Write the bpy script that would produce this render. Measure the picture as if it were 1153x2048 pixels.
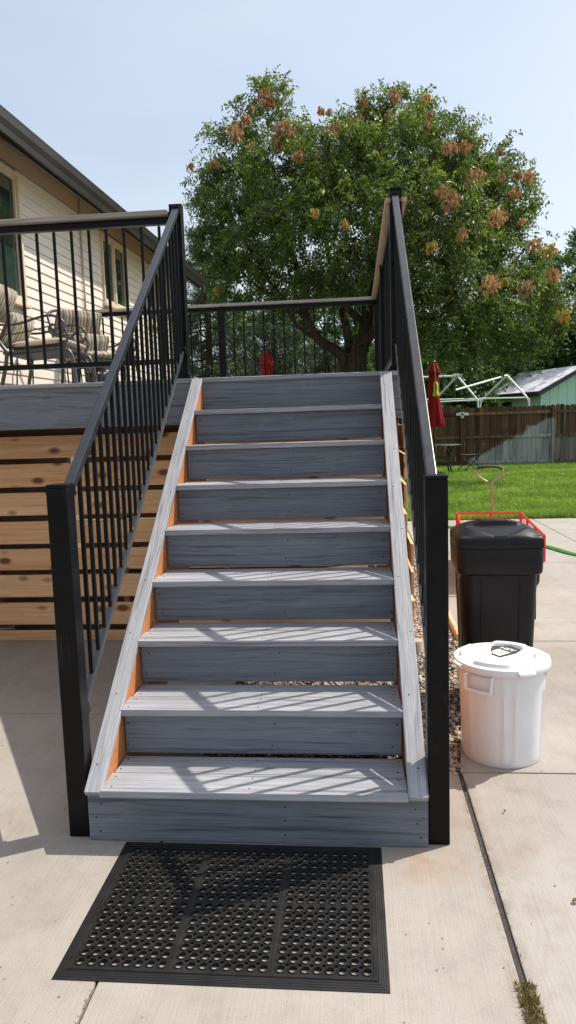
import bpy, bmesh, math, random
import numpy as np
from mathutils import Vector, Matrix, noise as mnoise
random.seed(7); rng = np.random.default_rng(11)
for o in list(bpy.data.objects): bpy.data.objects.remove(o)
S = bpy.context.scene
C = S.collection
PI = math.pi

# ------------------------------------------------------------------ camera
CAM = Vector((.2104, -2.1945, 1.3466)); YAW, PITCH, ROLL, FPX = -.09412, -.1174, -.03123, 1449.3
def cam_axes():
    cy, sy, cp, sp = math.cos(YAW), math.sin(YAW), math.cos(PITCH), math.sin(PITCH)
    f = Vector((sy*cp, cy*cp, sp)); r = Vector((cy, -sy, 0)); u = r.cross(f)
    cr, sr = math.cos(ROLL), math.sin(ROLL)
    return r*cr + u*sr, u*cr - r*sr, f
AR, AU, AF = cam_axes()
cd = bpy.data.cameras.new('camera'); cam = bpy.data.objects.new('camera', cd); C.objects.link(cam)
cd.sensor_fit = 'VERTICAL'; cd.sensor_height = 24; cd.lens = FPX/2048*24
cd.clip_start = .05; cd.clip_end = 2000
cam.matrix_world = Matrix(((AR.x, AU.x, -AF.x, CAM.x), (AR.y, AU.y, -AF.y, CAM.y), (AR.z, AU.z, -AF.z, CAM.z), (0, 0, 0, 1)))
S.camera = cam

# ------------------------------------------------------------------ sky and sun
SUN = Vector((.635, .33, 1)).normalized()          # towards the sun
elev = math.asin(SUN.z); az = math.atan2(SUN.x, SUN.y)
w = bpy.data.worlds.new('World'); S.world = w; w.use_nodes = True
wn = w.node_tree.nodes; bg = wn['Background']
sky = wn.new('ShaderNodeTexSky'); sky.sky_type = 'NISHITA'; sky.sun_disc = False
sky.sun_elevation = elev; sky.sun_rotation = az
sky.altitude = 300; sky.air_density = 1.2; sky.dust_density = 4.0; sky.ozone_density = 1.6
# thin high haze over the whole sky, faintly streaked
wl = w.node_tree.links
tc = wn.new('ShaderNodeTexCoord'); mp = wn.new('ShaderNodeMapping'); mp.inputs['Scale'].default_value = (1.0, 1.0, 3.5)
nz = wn.new('ShaderNodeTexNoise'); nz.inputs['Scale'].default_value = .9; nz.inputs['Detail'].default_value = 5
mr = wn.new('ShaderNodeMapRange'); mr.inputs[1].default_value = .3; mr.inputs[2].default_value = .7; mr.inputs[3].default_value = .30; mr.inputs[4].default_value = .62
mx = wn.new('ShaderNodeMix'); mx.data_type = 'RGBA'; mx.inputs[7].default_value = (6.0, 6.4, 6.85, 1)
wl.new(tc.outputs['Generated'], mp.inputs[0]); wl.new(mp.outputs[0], nz.inputs['Vector']); wl.new(nz.outputs['Fac'], mr.inputs[0])
wl.new(mr.outputs[0], mx.inputs[0]); wl.new(sky.outputs[0], mx.inputs[6]); wl.new(mx.outputs[2], bg.inputs[0]); bg.inputs[1].default_value = .15
sl = bpy.data.lights.new('sun', 'SUN'); so = bpy.data.objects.new('sun', sl); C.objects.link(so)
sl.energy = 4.8; sl.angle = math.radians(.53); sl.color = (1, .93, .84)
so.rotation_euler = SUN.to_track_quat('Z', 'Y').to_euler(); so.location = (6, 4, 12)
S.view_settings.view_transform = 'Standard'; S.view_settings.look = 'None'
S.view_settings.exposure = 0.16; S.view_settings.gamma = 1; S.view_settings.use_curve_mapping = False
S.render.engine = 'CYCLES'

def at(px, py, Y):
    d = AF + AR*((px-576.5)/FPX) - AU*((py-1024)/FPX)
    return CAM + d*((Y-CAM.y)/d.y)

# ------------------------------------------------------------------ materials
class N:
    def __init__(s, name, rough=.6, metal=0, spec=.5):
        s.m = bpy.data.materials.new(name); s.m.use_nodes = True
        s.t = s.m.node_tree; s.n = s.t.nodes; s.b = s.n['Principled BSDF']
        s.b.inputs['Roughness'].default_value = rough; s.b.inputs['Metallic'].default_value = metal
        s.b.inputs['Specular IOR Level'].default_value = spec
    def link(s, a, b): s.t.links.new(a, b)
    def inp(s, sock, v):
        if isinstance(v, bpy.types.NodeSocket): s.link(v, sock)
        elif v is not None:
            if sock.type == 'RGBA' and len(v) == 3: v = (*v, 1)
            sock.default_value = v
    def obj(s, rand=True):
        c = s.n.new('ShaderNodeTexCoord').outputs['Object']
        if not rand: return c
        i = s.n.new('ShaderNodeObjectInfo'); a = s.n.new('ShaderNodeVectorMath'); a.operation = 'MULTIPLY_ADD'
        s.link(i.outputs['Random'], a.inputs[0]); a.inputs[1].default_value = (37, 53, 71); s.link(c, a.inputs[2])
        return a.outputs[0]
    def pos(s): return s.n.new('ShaderNodeNewGeometry').outputs['Position']
    def island(s): return s.n.new('ShaderNodeNewGeometry').outputs['Random Per Island']
    def rnd(s): return s.n.new('ShaderNodeObjectInfo').outputs['Random']
    def map(s, v, sc, rot=(0, 0, 0), loc=(0, 0, 0)):
        m = s.n.new('ShaderNodeMapping'); s.link(v, m.inputs[0]); m.inputs['Scale'].default_value = sc
        m.inputs['Rotation'].default_value = rot; m.inputs['Location'].default_value = loc
        return m.outputs[0]
    def noise(s, v, sc=5, det=4, ro=.55, dist=0):
        t = s.n.new('ShaderNodeTexNoise'); s.link(v, t.inputs['Vector']); t.inputs['Scale'].default_value = sc
        t.inputs['Detail'].default_value = det; t.inputs['Roughness'].default_value = ro; t.inputs['Distortion'].default_value = dist
        return t.outputs['Fac']
    def voro(s, v, sc=5, feature='F1', out='Distance'):
        t = s.n.new('ShaderNodeTexVoronoi'); t.feature = feature; s.link(v, t.inputs['Vector']); t.inputs['Scale'].default_value = sc
        return t.outputs[out]
    def ramp(s, f, stops):
        r = s.n.new('ShaderNodeValToRGB'); s.link(f, r.inputs[0]); e = r.color_ramp.elements
        while len(e) < len(stops): e.new(.5)
        for k, (p, c) in zip(e, stops):
            if not hasattr(c, '__len__'): c = (c, c, c)
            k.position = p; k.color = (*c, 1)
        return r.outputs[0]
    def mix(s, a, b, f=.5, mode='MIX'):
        m = s.n.new('ShaderNodeMix'); m.data_type = 'RGBA'; m.blend_type = mode
        s.inp(m.inputs['Factor'], f) if not isinstance(f, float) else setattr(m.inputs['Factor'], 'default_value', f)
        s.inp(m.inputs['A'] if False else m.inputs[6], a); s.inp(m.inputs[7], b)
        return m.outputs[2]
    def math(s, op, a, b=None, clamp=False):
        m = s.n.new('ShaderNodeMath'); m.operation = op; m.use_clamp = clamp; s.inp(m.inputs[0], a)
        if b is not None: s.inp(m.inputs[1], b)
        return m.outputs[0]
    def sep(s, v):
        x = s.n.new('ShaderNodeSeparateXYZ'); s.link(v, x.inputs[0]); return x.outputs
    def color(s, c): s.inp(s.b.inputs['Base Color'], c); return s
    def rough(s, c): s.inp(s.b.inputs['Roughness'], c); return s
    def bump(s, h, st=.3, d=.01):
        b = s.n.new('ShaderNodeBump'); s.link(h, b.inputs['Height']); b.inputs['Strength'].default_value = st
        b.inputs['Distance'].default_value = d; s.link(b.outputs[0], s.b.inputs['Normal']); return s

def plain(name, col, rough=.5, metal=0, var=.12, sc=9, bump=0, bsc=60, spec=.5):
    n = N(name, rough, metal, spec); v = n.obj()
    f = n.noise(v, sc, 5)
    lo = tuple(c*(1-var) for c in col); hi = tuple(min(1, c*(1+var)) for c in col)
    n.color(n.ramp(f, [(.3, lo), (.7, hi)]))
    n.rough(n.ramp(f, [(.3, rough*.9), (.7, min(1, rough*1.12))]))
    if bump: n.bump(n.noise(v, bsc, 3), bump, .003)
    return n.m

def composite(name, dark, mid, light, k=.5, rough=.62):
    n = N(name, rough); v = n.obj()
    wvy = n.noise(n.map(v, (1.6, 5, 5)), 1.0, 2)
    sx = n.sep(v); cv_ = n.n.new('ShaderNodeCombineXYZ'); n.link(sx[0], cv_.inputs[0])
    n.link(n.math('ADD', sx[1], n.math('MULTIPLY', wvy, .035)), cv_.inputs[1]); n.link(n.math('ADD', sx[2], n.math('MULTIPLY', wvy, .035)), cv_.inputs[2])
    a = n.noise(n.map(cv_.outputs[0], (1.1, 62, 62)), 1.5, 5, .6, .3)
    b = n.noise(n.map(cv_.outputs[0], (3.0, 230, 230)), 1.5, 3, .6, .2)
    c = n.noise(v, 2.2, 3)
    big = n.ramp(a, [(.27, dark), (.40, mid), (.62, light), (.8, mid)])
    dk = n.ramp(n.noise(n.map(cv_.outputs[0], (.75, 36, 36)), 1.5, 4, .55, .7), [(.30, .36), (.37, .7), (.44, 1.0)])
    big = n.mix(big, dk, .85, 'MULTIPLY')
    fine = n.ramp(b, [(.3, .62), (.55, 1.0), (.7, 1.12)])
    col = n.mix(big, fine, k, 'MULTIPLY')
    col = n.mix(col, n.ramp(c, [(.3, .84), (.7, 1.08)]), .8, 'MULTIPLY')
    col = n.mix(col, n.ramp(n.rnd(), [(0, .86), (1, 1.1)]), .9, 'MULTIPLY')
    dust = n.ramp(n.noise(v, 7.0, 5, .6, .4), [(.66, 0.0), (.78, .35)])
    col = n.mix(col, (.42, .40, .37), dust)
    n.color(col); n.bump(n.math('ADD', b, n.math('MULTIPLY', a, .8)), .35, .0018)
    return n.m
M = {}
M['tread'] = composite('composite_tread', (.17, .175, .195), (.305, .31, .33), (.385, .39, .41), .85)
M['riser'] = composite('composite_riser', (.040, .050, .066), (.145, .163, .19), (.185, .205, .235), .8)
M['capboard'] = composite('composite_cap', (.25, .22, .19), (.35, .31, .27), (.40, .36, .31), .5)
M['captan_bounce'] = composite('composite_cap_tan_bounce', (.40, .26, .15), (.50, .34, .20), (.56, .40, .25), .4)  # brown board underside, with warm bounce light put into the colour
def cedar(name, lo, mid, hi, knots=True):
    n = N(name, .62); v = n.obj()
    wv = n.noise(v, 3, 3)
    a = n.noise(n.map(v, (.8, 18, 18)), 1.5, 6, .6, 1.2)
    b = n.noise(n.map(v, (2.5, 110, 110)), 1.4, 3)
    col = n.ramp(a, [(.28, lo), (.5, mid), (.72, hi)])
    col = n.mix(col, n.ramp(b, [(.3, .78), (.7, 1.08)]), .7, 'MULTIPLY')
    if knots:
        d = n.voro(n.map(v, (4.6, 9.0, 9.0)), 1.0)
        col = n.mix(col, (.16, .065, .028), n.ramp(n.math('ADD', d, n.math('MULTIPLY', wv, .08)), [(.17, 1), (.215, .65), (.30, 0)]))
    col = n.mix(col, n.ramp(n.rnd(), [(0, (.80, .72, .66)), (.35, (1.05, 1.0, .95)), (.7, (.98, .86, .74)), (1, (1.12, 1.1, 1.1))]), .9, 'MULTIPLY')
    n.color(col); n.bump(n.math('ADD', a, b), .25, .002)
    return n.m
M['cedar'] = cedar('cedar_boards', (.64, .35, .17), (.81, .51, .28), (.88, .63, .41))
M['stained'] = cedar('stained_stringer', (.42, .165, .055), (.50, .205, .075), (.56, .25, .10), False)
M['frame_wood'] = cedar('treated_framing', (.16, .075, .045), (.21, .10, .06), (.25, .13, .08), False)
# black powder coat
n = N('black_powder_coat', .30, 0, .16); v = n.obj(); f = n.noise(v, 14, 5)
n.color(n.ramp(f, [(.3, (.003, .0031, .0036)), (.75, (.005, .0052, .006))])); n.rough(n.ramp(f, [(.3, .30), (.7, .42)])); n.bump(n.noise(v, 900, 2), .08, .001)
n.color(n.mix(n.ramp(f, [(.3, (.003, .0031, .0036)), (.75, (.005, .0052, .006))]), (.06, .055, .048), n.ramp(n.noise(n.map(v, (3, 3, 1)), 5, 6, .7), [(.58, 0.), (.8, .45)]))); M['black'] = n.m
n = N('black_powder_coat_rail', .27, 0, .8); v = n.obj(); f = n.noise(v, 14, 5)
n.color(n.ramp(f, [(.3, (.013, .0142, .0165)), (.75, (.021, .0225, .026))])); n.rough(n.ramp(f, [(.3, .22), (.7, .34)])); n.bump(n.noise(v, 900, 2), .06, .001); M['blackrail'] = n.m
# concrete
def concrete(name, tint=(1, 1, 1)):
    n = N(name, .9, 0, .25); p = n.pos()
    a = n.noise(p, .9, 5, .6); b = n.noise(p, 9, 6, .65); c = n.noise(p, 260, 2, .7)
    br = n.noise(n.map(p, (190, 1.6, 1), (0, 0, .10)), 1, 3, .6)
    t = lambda c: tuple(x*y for x, y in zip(c, tint))
    col = n.ramp(a, [(.3, t((.28, .255, .225))), (.5, t((.345, .318, .285))), (.72, t((.395, .367, .332)))])
    col = n.mix(col, n.ramp(b, [(.25, .80), (.5, 1.0), (.75, 1.06)]), .75, 'MULTIPLY')
    col = n.mix(col, n.ramp(br, [(.25, .84), (.5, 1), (.8, 1.05)]), .55, 'MULTIPLY')
    col = n.mix(col, n.ramp(c, [(.28, .72), (.42, 1), (.7, 1.06)]), .7, 'MULTIPLY')
    st = n.ramp(n.noise(p, 2.3, 6, .7, .6), [(.54, 0.0), (.74, .6)])
    col = n.mix(col, t((.27, .215, .165)), st)
    sp = n.ramp(n.voro(p, 55), [(.035, 1.0), (.06, 0.0)])
    sp2 = n.math('MULTIPLY', sp, n.ramp(n.noise(p, 4, 2), [(.5, 0), (.62, .8)]))
    col = n.mix(col, (.09, .07, .055), sp2)
    xy = n.sep(p)
    jd = n.math('MULTIPLY', n.math('SUBTRACT', 1.0, n.math('MULTIPLY', n.math('ABSOLUTE', n.math('SUBTRACT', xy[0], .59)), 22.0), True), n.ramp(n.noise(p, 14, 5, .65), [(.38, 0), (.62, .8)]))
    col = n.mix(col, t((.20, .155, .115)), jd)
    sd = n.n.new('ShaderNodeVectorMath'); sd.operation = 'DISTANCE'; n.link(p, sd.inputs[0]); sd.inputs[1].default_value = (.40, -.07, 0)
    rs_ = n.math('MULTIPLY', n.math('SUBTRACT', 1.0, n.math('MULTIPLY', sd.outputs['Value'], 6.0), True), n.ramp(n.noise(p, 11, 5, .65), [(.35, .1), (.65, .9)]))
    col = n.mix(col, t((.34, .22, .13)), rs_)
    spk = n.math('MULTIPLY', n.ramp(n.voro(p, 21), [(.02, 1.0), (.045, 0.0)]), n.ramp(n.noise(p, 2, 3), [(.42, 0), (.55, .9)]))
    col = n.mix(col, (.07, .05, .035), spk)
    n.color(col); n.bump(n.math('ADD', n.math('MULTIPLY', br, 1.2), n.math('ADD', c, b)), .4, .003)
    return n.m
M['concrete'] = concrete('broom_concrete'); M['concrete2'] = concrete('patio_concrete', (.97, .95, .93))
M['soil'] = plain('soil', (.16, .11, .075), .95, 0, .4, 12, .5, 40)
M['earth'] = plain('ground_earth', (.10, .11, .045), .95, 0, .35, .4)
# lawn
n = N('lawn_soil', .9, 0, .2); p = n.pos()
col = n.ramp(n.noise(p, 1.1, 6, .6), [(.3, (.07, .14, .025)), (.55, (.12, .21, .04)), (.75, (.17, .25, .055))])
n.color(n.mix(col, n.ramp(n.noise(p, 60, 3), [(.3, .5), (.7, 1.25)]), .9, 'MULTIPLY')); n.bump(n.noise(p, 90, 3), .9, .03)
M['lawn'] = n.m
def leafmat(name, stops, trans=.35, rough=.45, tcol=(1.25, 1.35, .5), spec=.45):
    n = N(name, rough, 0, spec)
    c = n.ramp(n.island(), stops)
    c = n.mix(c, n.ramp(n.noise(n.pos(), 1.1, 3), [(.3, .55), (.7, 1.3)]), .9, 'MULTIPLY')
    n.color(c)
    tr = n.n.new('ShaderNodeBsdfTranslucent'); n.link(n.mix(c, tcol, 1.0, 'MULTIPLY'), tr.inputs[0])
    mx = n.n.new('ShaderNodeMixShader'); mx.inputs[0].default_value = trans
    out = n.n['Material Output']; n.link(n.b.outputs[0], mx.inputs[1]); n.link(tr.outputs[0], mx.inputs[2]); n.link(mx.outputs[0], out.inputs[0])
    return n.m
M['leaf'] = leafmat('leaf_green', [(0, (.050, .088, .024)), (.45, (.098, .148, .042)), (.8, (.15, .205, .062)), (.95, (.24, .26, .095)), (1, (.30, .29, .13))], .42)
M['leaf_dark'] = leafmat('leaf_dark_green', [(0, (.036, .082, .022)), (.6, (.065, .13, .036)), (1, (.13, .20, .055))], .38)
M['leaf_right'] = leafmat('leaf_blue_green', [(0, (.052, .115, .045)), (.6, (.085, .17, .06)), (1, (.14, .24, .09))], .38)
M['needle'] = leafmat('pine_needle', [(0, (.020, .045, .022)), (.6, (.035, .068, .032)), (1, (.085, .10, .045))], .12, .5)
M['pod'] = leafmat('seed_pod', [(0, (.38, .18, .08)), (.5, (.52, .30, .15)), (.85, (.58, .42, .24)), (1, (.52, .45, .22))], .4, .6, (1.1, 1.0, .8), .3)
M['podyellow'] = leafmat('seed_pod_yellow', [(0, (.42, .27, .05)), (.5, (.50, .36, .08)), (1, (.45, .42, .12))], .35, .6, (1.1, 1.0, .6), .3)
M['grass'] = leafmat('grass_blade', [(0, (.12, .21, .035)), (.5, (.20, .33, .055)), (.9, (.29, .40, .09)), (1, (.42, .40, .17))], .45, .45, (1.2, 1.3, .5))
M['weed'] = leafmat('weed_blade', [(0, (.07, .10, .03)), (.5, (.20, .15, .06)), (1, (.30, .21, .10))], .3, .6)
def bark(name, lo, hi):
    n = N(name, .9, 0, .2); v = n.pos()
    a = n.noise(n.map(v, (14, 14, 3.2)), 1.2, 6, .65, .6)
    n.color(n.ramp(a, [(.3, lo), (.7, hi)])); n.bump(a, .9, .03); return n.m
M['bark'] = bark('bark_brown', (.025, .018, .013), (.085, .06, .044)); M['bark2'] = bark('bark_grey', (.05, .04, .033), (.14, .115, .095))
M['siding'] = plain('cream_siding', (.68, .615, .53), .5, 0, .035, 3, .05, 90)
M['frieze'] = plain('tan_frieze', (.36, .27, .185), .6, 0, .05, 4)
n = N('tan_soffit', .55); v = n.obj(False)
gx = n.math('FRACT', n.math('MULTIPLY', n.sep(v)[1], 7.0)); n.color(n.ramp(gx, [(0, (.46, .36, .25)), (.05, (.78, .65, .47)), (.95, (.80, .67, .49)), (1, (.50, .39, .28))])); M['soffit'] = n.m
M['gutter'] = plain('dark_brown_gutter', (.028, .024, .022), .35, 0, .12, 3)
M['vinyl'] = plain('almond_window_frame', (.60, .50, .36), .45, 0, .05, 6)
n = N('window_glass', .04, 0, .8); v = n.pos(); n.color(n.ramp(n.noise(v, 2.5, 3), [(.3, (.012, .022, .018)), (.7, (.035, .055, .045))])); M['glass'] = n.m
M['foundation'] = plain('parged_foundation', (.20, .165, .13), .9, 0, .25, 5, .4, 40)
M['shingle'] = plain('roof_shingle', (.075, .07, .066), .9, 0, .4, 14, .6, 50)
M['conduit'] = plain('grey_conduit', (.40, .36, .30), .5)
n = N('rubber_mat', .55, 0, .3); v = n.pos(); f = n.noise(v, 14, 6, .65)
n.color(n.ramp(f, [(.3, (.007, .007, .007)), (.6, (.012, .0115, .011)), (.8, (.030, .028, .025))])); n.rough(n.ramp(f, [(.3, .42), (.7, .7)])); n.bump(n.noise(v, 500, 2), .2, .001); M['rubber'] = n.m
n = N('white_plastic', .34, 0, .5); v = n.pos(); f = n.noise(v, 6, 5)
c = n.ramp(f, [(.3, (.74, .75, .76)), (.7, (.82, .82, .82))]); sp = n.ramp(n.voro(v, 24), [(.03, 1.0), (.05, 0.0)])
sp = n.math('MULTIPLY', sp, n.ramp(n.noise(v, 9, 2), [(.55, 0), (.62, .8)]))
st = n.ramp(n.noise(v, 15, 5, .7), [(.62, 0.), (.8, .35)])
n.color(n.mix(n.mix(c, (.62, .55, .45), st), (.10, .08, .06), sp)); M['white'] = n.m
n = N('black_plastic', .36, 0, .28); v = n.pos(); f = n.noise(v, 7, 6, .65)
n.color(n.ramp(f, [(.3, (.0045, .0045, .0052)), (.75, (.009, .009, .0105))])); n.rough(n.ramp(f, [(.3, .34), (.7, .52)])); n.bump(n.noise(v, 300, 3), .12, .002); M['bplastic'] = n.m
M['ink'] = plain('label_black', (.02, .02, .022), .4); M['ink2'] = plain('label_grey', (.075, .07, .078), .4); M['paper'] = plain('label_white', (.8, .8, .78), .5, 0, .05)
M['redpaint'] = plain('red_paint', (.62, .045, .022), .4, 0, .12, 18); M['darkrubber'] = plain('tyre_rubber', (.015, .015, .015), .8)
n = N('rusty_steel', .42, .55); v = n.obj(); n.color(n.ramp(n.noise(v, 26, 5, .7), [(.3, (.33, .20, .14)), (.55, (.45, .33, .26)), (.75, (.30, .13, .07))])); M['rust'] = n.m
M['hose'] = plain('green_hose', (.10, .36, .045), .4, 0, .15, 14)
M['grip'] = plain('black_grip', (.018, .016, .015), .5)
# fence with a sprinkler-bleached patch
n = N('weathered_fence', .88, 0, .2); p = n.pos(); xyz = n.sep(p); o = n.obj()
g = n.noise(n.map(o, (30, 30, 1.3)), 1.0, 6, .65, .4)
brown = n.ramp(g, [(.25, (.034, .023, .017)), (.5, (.10, .062, .040)), (.68, (.22, .115, .055)), (.8, (.08, .056, .042))])
brown = n.mix(brown, n.ramp(n.rnd(), [(0, .6), (.5, .95), (.9, 1.35), (1, 1.9)]), 1.0, 'MULTIPLY')
grey = n.ramp(g, [(.25, (.17, .17, .17)), (.5, (.37, .38, .385)), (.75, (.48, .49, .50))])
grey = n.mix(grey, n.ramp(n.rnd(), [(0, .72), (1, 1.12)]), 1.0, 'MULTIPLY')
wob = n.math('MULTIPLY', n.math('SUBTRACT', n.noise(p, 5, 5), .5), .5)
line = n.math('SUBTRACT', n.math('MULTIPLY', n.math('SUBTRACT', xyz[0], 3.75), .55), n.math('SUBTRACT', xyz[2], .22))
line = n.math('ADD', line, wob)
m1 = n.ramp(line, [(.47, 0), (.53, 1)]) if False else n.math('MULTIPLY', line, 9.0, True)
far = n.math('MULTIPLY', n.math('SUBTRACT', 6.2, xyz[0]), 5.0, True)
top = n.math('MULTIPLY', n.math('SUBTRACT', 1.42, xyz[2]), 10.0, True)
low = n.math('MULTIPLY', n.math('SUBTRACT', n.math('ADD', .95, wob), xyz[2]), 6.0, True)
m = n.math('MULTIPLY', n.math('MULTIPLY', m1, top), n.math('MAXIMUM', far, n.math('MULTIPLY', low, .35)))
m = n.math('MULTIPLY', m, n.ramp(n.noise(n.map(p, (9, 1, 1.4)), 1.0, 5, .65), [(.30, .35), (.5, 1.0)]))
n.color(n.mix(brown, grey, m)); n.bump(g, .5, .006); M['fence'] = n.m
n = N('red_fabric', .75, 0, .25); v = n.obj(); n.color(n.ramp(n.noise(v, 5, 4), [(.3, (.25, .007, .010)), (.7, (.40, .014, .017))])); n.bump(n.noise(v, 40, 3), .15, .01); M['redcloth'] = n.m
M['yellow'] = plain('yellow_plastic', (.62, .55, .02), .4); M['lime'] = plain('lime_plastic', (.32, .50, .03), .4)
M['pipe'] = plain('white_pipe', (.78, .79, .80), .4, 0, .04)
M['mint'] = plain('mint_siding', (.42, .62, .54), .6, 0, .05, 2); M['minttrim'] = plain('pale_mint_trim', (.50, .62, .54), .6, 0, .05)
n = N('shed_shingle', .85); v = n.pos(); f = n.noise(n.map(v, (1.2, 1.2, 9)), 2.4, 4); n.color(n.ramp(f, [(.3, (.36, .38, .42)), (.5, (.58, .58, .60)), (.72, (.72, .70, .69))])); M['shedroof'] = n.m
M['darktrim'] = plain('dark_trim', (.025, .025, .026), .5)
n = N('striped_cushion', .9, 0, .1); v = n.obj(False); y = n.sep(v)[1]
fr = n.math('FRACT', n.math('MULTIPLY', y, 6.8))
cr, gr, rd, tn = (.50, .45, .35), (.17, .19, .15), (.20, .095, .07), (.36, .30, .22)
st = n.n.new('ShaderNodeValToRGB'); st.color_ramp.interpolation = 'CONSTANT'; n.link(fr, st.inputs[0])
seq = [(0, cr), (.14, gr), (.2, tn), (.28, cr), (.36, rd), (.45, tn), (.52, gr), (.57, cr), (.70, tn), (.76, gr), (.86, cr), (.92, rd), (.96, tn)]
e = st.color_ramp.elements
while len(e) < len(seq): e.new(.5)
for k, (pp, cc) in zip(e, seq): k.position = pp; k.color = (*cc, 1)
n.color(n.mix(st.outputs[0], n.ramp(n.noise(v, 180, 2), [(.3, .8), (.7, 1.05)]), .8, 'MULTIPLY')); n.bump(n.noise(v, 12, 4), .35, .02); M['cushion'] = n.m
M['chairmetal'] = plain('pewter_chair_metal', (.085, .082, .08), .36, .5, .25, 30)
M['iron'] = plain('dark_iron', (.022, .02, .019), .45, .3)
M['bag'] = plain('black_plastic_bag', (.012, .012, .013), .16, 0, .1, 9, .9, 22)
M['darkwood'] = plain('dark_brown_wicker', (.035, .02, .014), .6, 0, .3, 40)
M['leaflitter'] = plain('dry_leaf', (.16, .085, .035), .8)
M['screw'] = plain('screw_head', (.025, .026, .03), .5, .3)
M['joint'] = plain('fibre_joint', (.052, .044, .040), .95, 0, .45, 60, .8, 120)
M['footing'] = plain('concrete_footing', (.42, .34, .26), .9, 0, .15, 20, .4, 60)
n = N('gravel_stone', .85, 0, .3); n.color(n.ramp(n.island(), [(0, (.20, .155, .12)), (.3, (.37, .29, .225)), (.6, (.48, .40, .32)), (.85, (.38, .355, .33)), (1, (.58, .53, .46))])); M['gravel'] = n.m

# ------------------------------------------------------------------ helpers
def tag(o, label=None, cat=None, group=None, kind=None):
    if label: o['label'] = label
    if cat: o['category'] = cat
    if group: o['group'] = group
    if kind: o['kind'] = kind
    return o
def wmat(o):
    m = o.matrix_basis.copy()
    return wmat(o.parent) @ m if o.parent else m
def put(name, me, parent=None, mw=None, local=None):
    o = bpy.data.objects.new(name, me); C.objects.link(o)
    if parent: o.parent = parent
    if local is not None: o.matrix_basis = local
    else:
        mw = mw or Matrix()
        o.matrix_basis = (wmat(parent).inverted() @ mw) if parent else mw
    return o
def thing(name, label, cat, loc=(0, 0, 0), rz=0, group=None, kind=None):
    o = bpy.data.objects.new(name, None); C.objects.link(o); o.empty_display_size = .1
    o.matrix_basis = Matrix.Translation(loc) @ Matrix.Rotation(rz, 4, 'Z')
    return tag(o, label, cat, group, kind)
def T(x, y, z, rx=0, ry=0, rz=0):
    return Matrix.Translation((x, y, z)) @ Matrix.Rotation(rz, 4, 'Z') @ Matrix.Rotation(ry, 4, 'Y') @ Matrix.Rotation(rx, 4, 'X')
class B:
    def __init__(s): s.v = []; s.f = []
    def add(s, vs, fs):
        k = len(s.v); s.v += [tuple(x) for x in vs]; s.f += [tuple(i+k for i in f) for f in fs]; return s
    def box(s, x0, x1, y0, y1, z0, z1):
        return s.add([(x, y, z) for z in (z0, z1) for y in (y0, y1) for x in (x0, x1)],
                     [(0, 2, 3, 1), (4, 5, 7, 6), (0, 1, 5, 4), (2, 6, 7, 3), (0, 4, 6, 2), (1, 3, 7, 5)])
    def prism(s, poly, axis, a, b):
        n = len(poly)
        def P(u, v, w): return {'x': (w, u, v), 'y': (u, w, v), 'z': (u, v, w)}[axis]
        vs = [P(u, v, a) for u, v in poly] + [P(u, v, b) for u, v in poly]
        fs = [tuple(range(n))[::-1], tuple(range(n, 2*n))] + [(i, (i+1) % n, n+(i+1) % n, n+i) for i in range(n)]
        return s.add(vs, fs)
    def tube(s, pts, r, n=8, caps=True, up=None):
        pts = [Vector(p) for p in pts]; m = len(pts)
        rs = r if hasattr(r, '__len__') else [r]*m
        t0 = (pts[1]-pts[0]).normalized()
        u = (Vector(up) if up else (Vector((0, 0, 1)) if abs(t0.z) < .9 else Vector((1, 0, 0))))
        vs = []
        for i in range(m):
            t = (pts[min(i+1, m-1)] - pts[max(i-1, 0)]).normalized()
            u = (u - t*u.dot(t)).normalized(); w2 = t.cross(u)
            for k in range(n):
                a = 2*PI*(k+.5)/n
                vs.append(pts[i] + (u*math.cos(a) + w2*math.sin(a))*rs[i])
        fs = [(i*n+k, i*n+(k+1) % n, (i+1)*n+(k+1) % n, (i+1)*n+k) for i in range(m-1) for k in range(n)]
        if caps: fs += [tuple(range(n))[::-1], tuple(range((m-1)*n, m*n))]
        return s.add(vs, fs)
    def lathe(s, prof, n=32, c=(0, 0, 0), cap=True):
        vs = [(c[0]+r*math.cos(2*PI*k/n), c[1]+r*math.sin(2*PI*k/n), c[2]+z) for r, z in prof for k in range(n)]
        m = len(prof)
        fs = [(i*n+k, i*n+(k+1) % n, (i+1)*n+(k+1) % n, (i+1)*n+k) for i in range(m-1) for k in range(n)]
        if cap: fs += [tuple(range(n))[::-1], tuple(range((m-1)*n, m*n))]
        return s.add(vs, fs)
    def mesh(s, name, mat, smooth=False, bevel=0, seg=1, angle=None):
        me = bpy.data.meshes.new(name); me.from_pydata(s.v, [], s.f); me.update()
        if bevel or True:
            bm = bmesh.new(); bm.from_mesh(me)
            if bevel: bmesh.ops.bevel(bm, geom=bm.edges[:], offset=bevel, segments=seg, affect='EDGES', profile=.6, clamp_overlap=True)
            bmesh.ops.recalc_face_normals(bm, faces=bm.faces[:])
            bm.to_mesh(me); bm.free()
        me.materials.append(M[mat] if isinstance(mat, str) else mat)
        if smooth:
            me.polygons.foreach_set('use_smooth', [True]*len(me.polygons))
            if angle is not None: me.set_sharp_from_angle(angle=math.radians(angle))
        return me
def boxm(name, mat, sx, sy, sz, bevel=.002, seg=1):   # box centred on the origin
    return B().box(-sx/2, sx/2, -sy/2, sy/2, -sz/2, sz/2).mesh(name, mat, False, bevel, seg)
def wbox(name, mat, parent, x0, x1, y0, y1, z0, z1, bevel=.002, local=False):
    me = boxm(name, mat, x1-x0, y1-y0, z1-z0, bevel); mt = Matrix.Translation(((x0+x1)/2, (y0+y1)/2, (z0+z1)/2))
    return put(name, me, parent, None, mt) if local else put(name, me, parent, mt)
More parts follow.
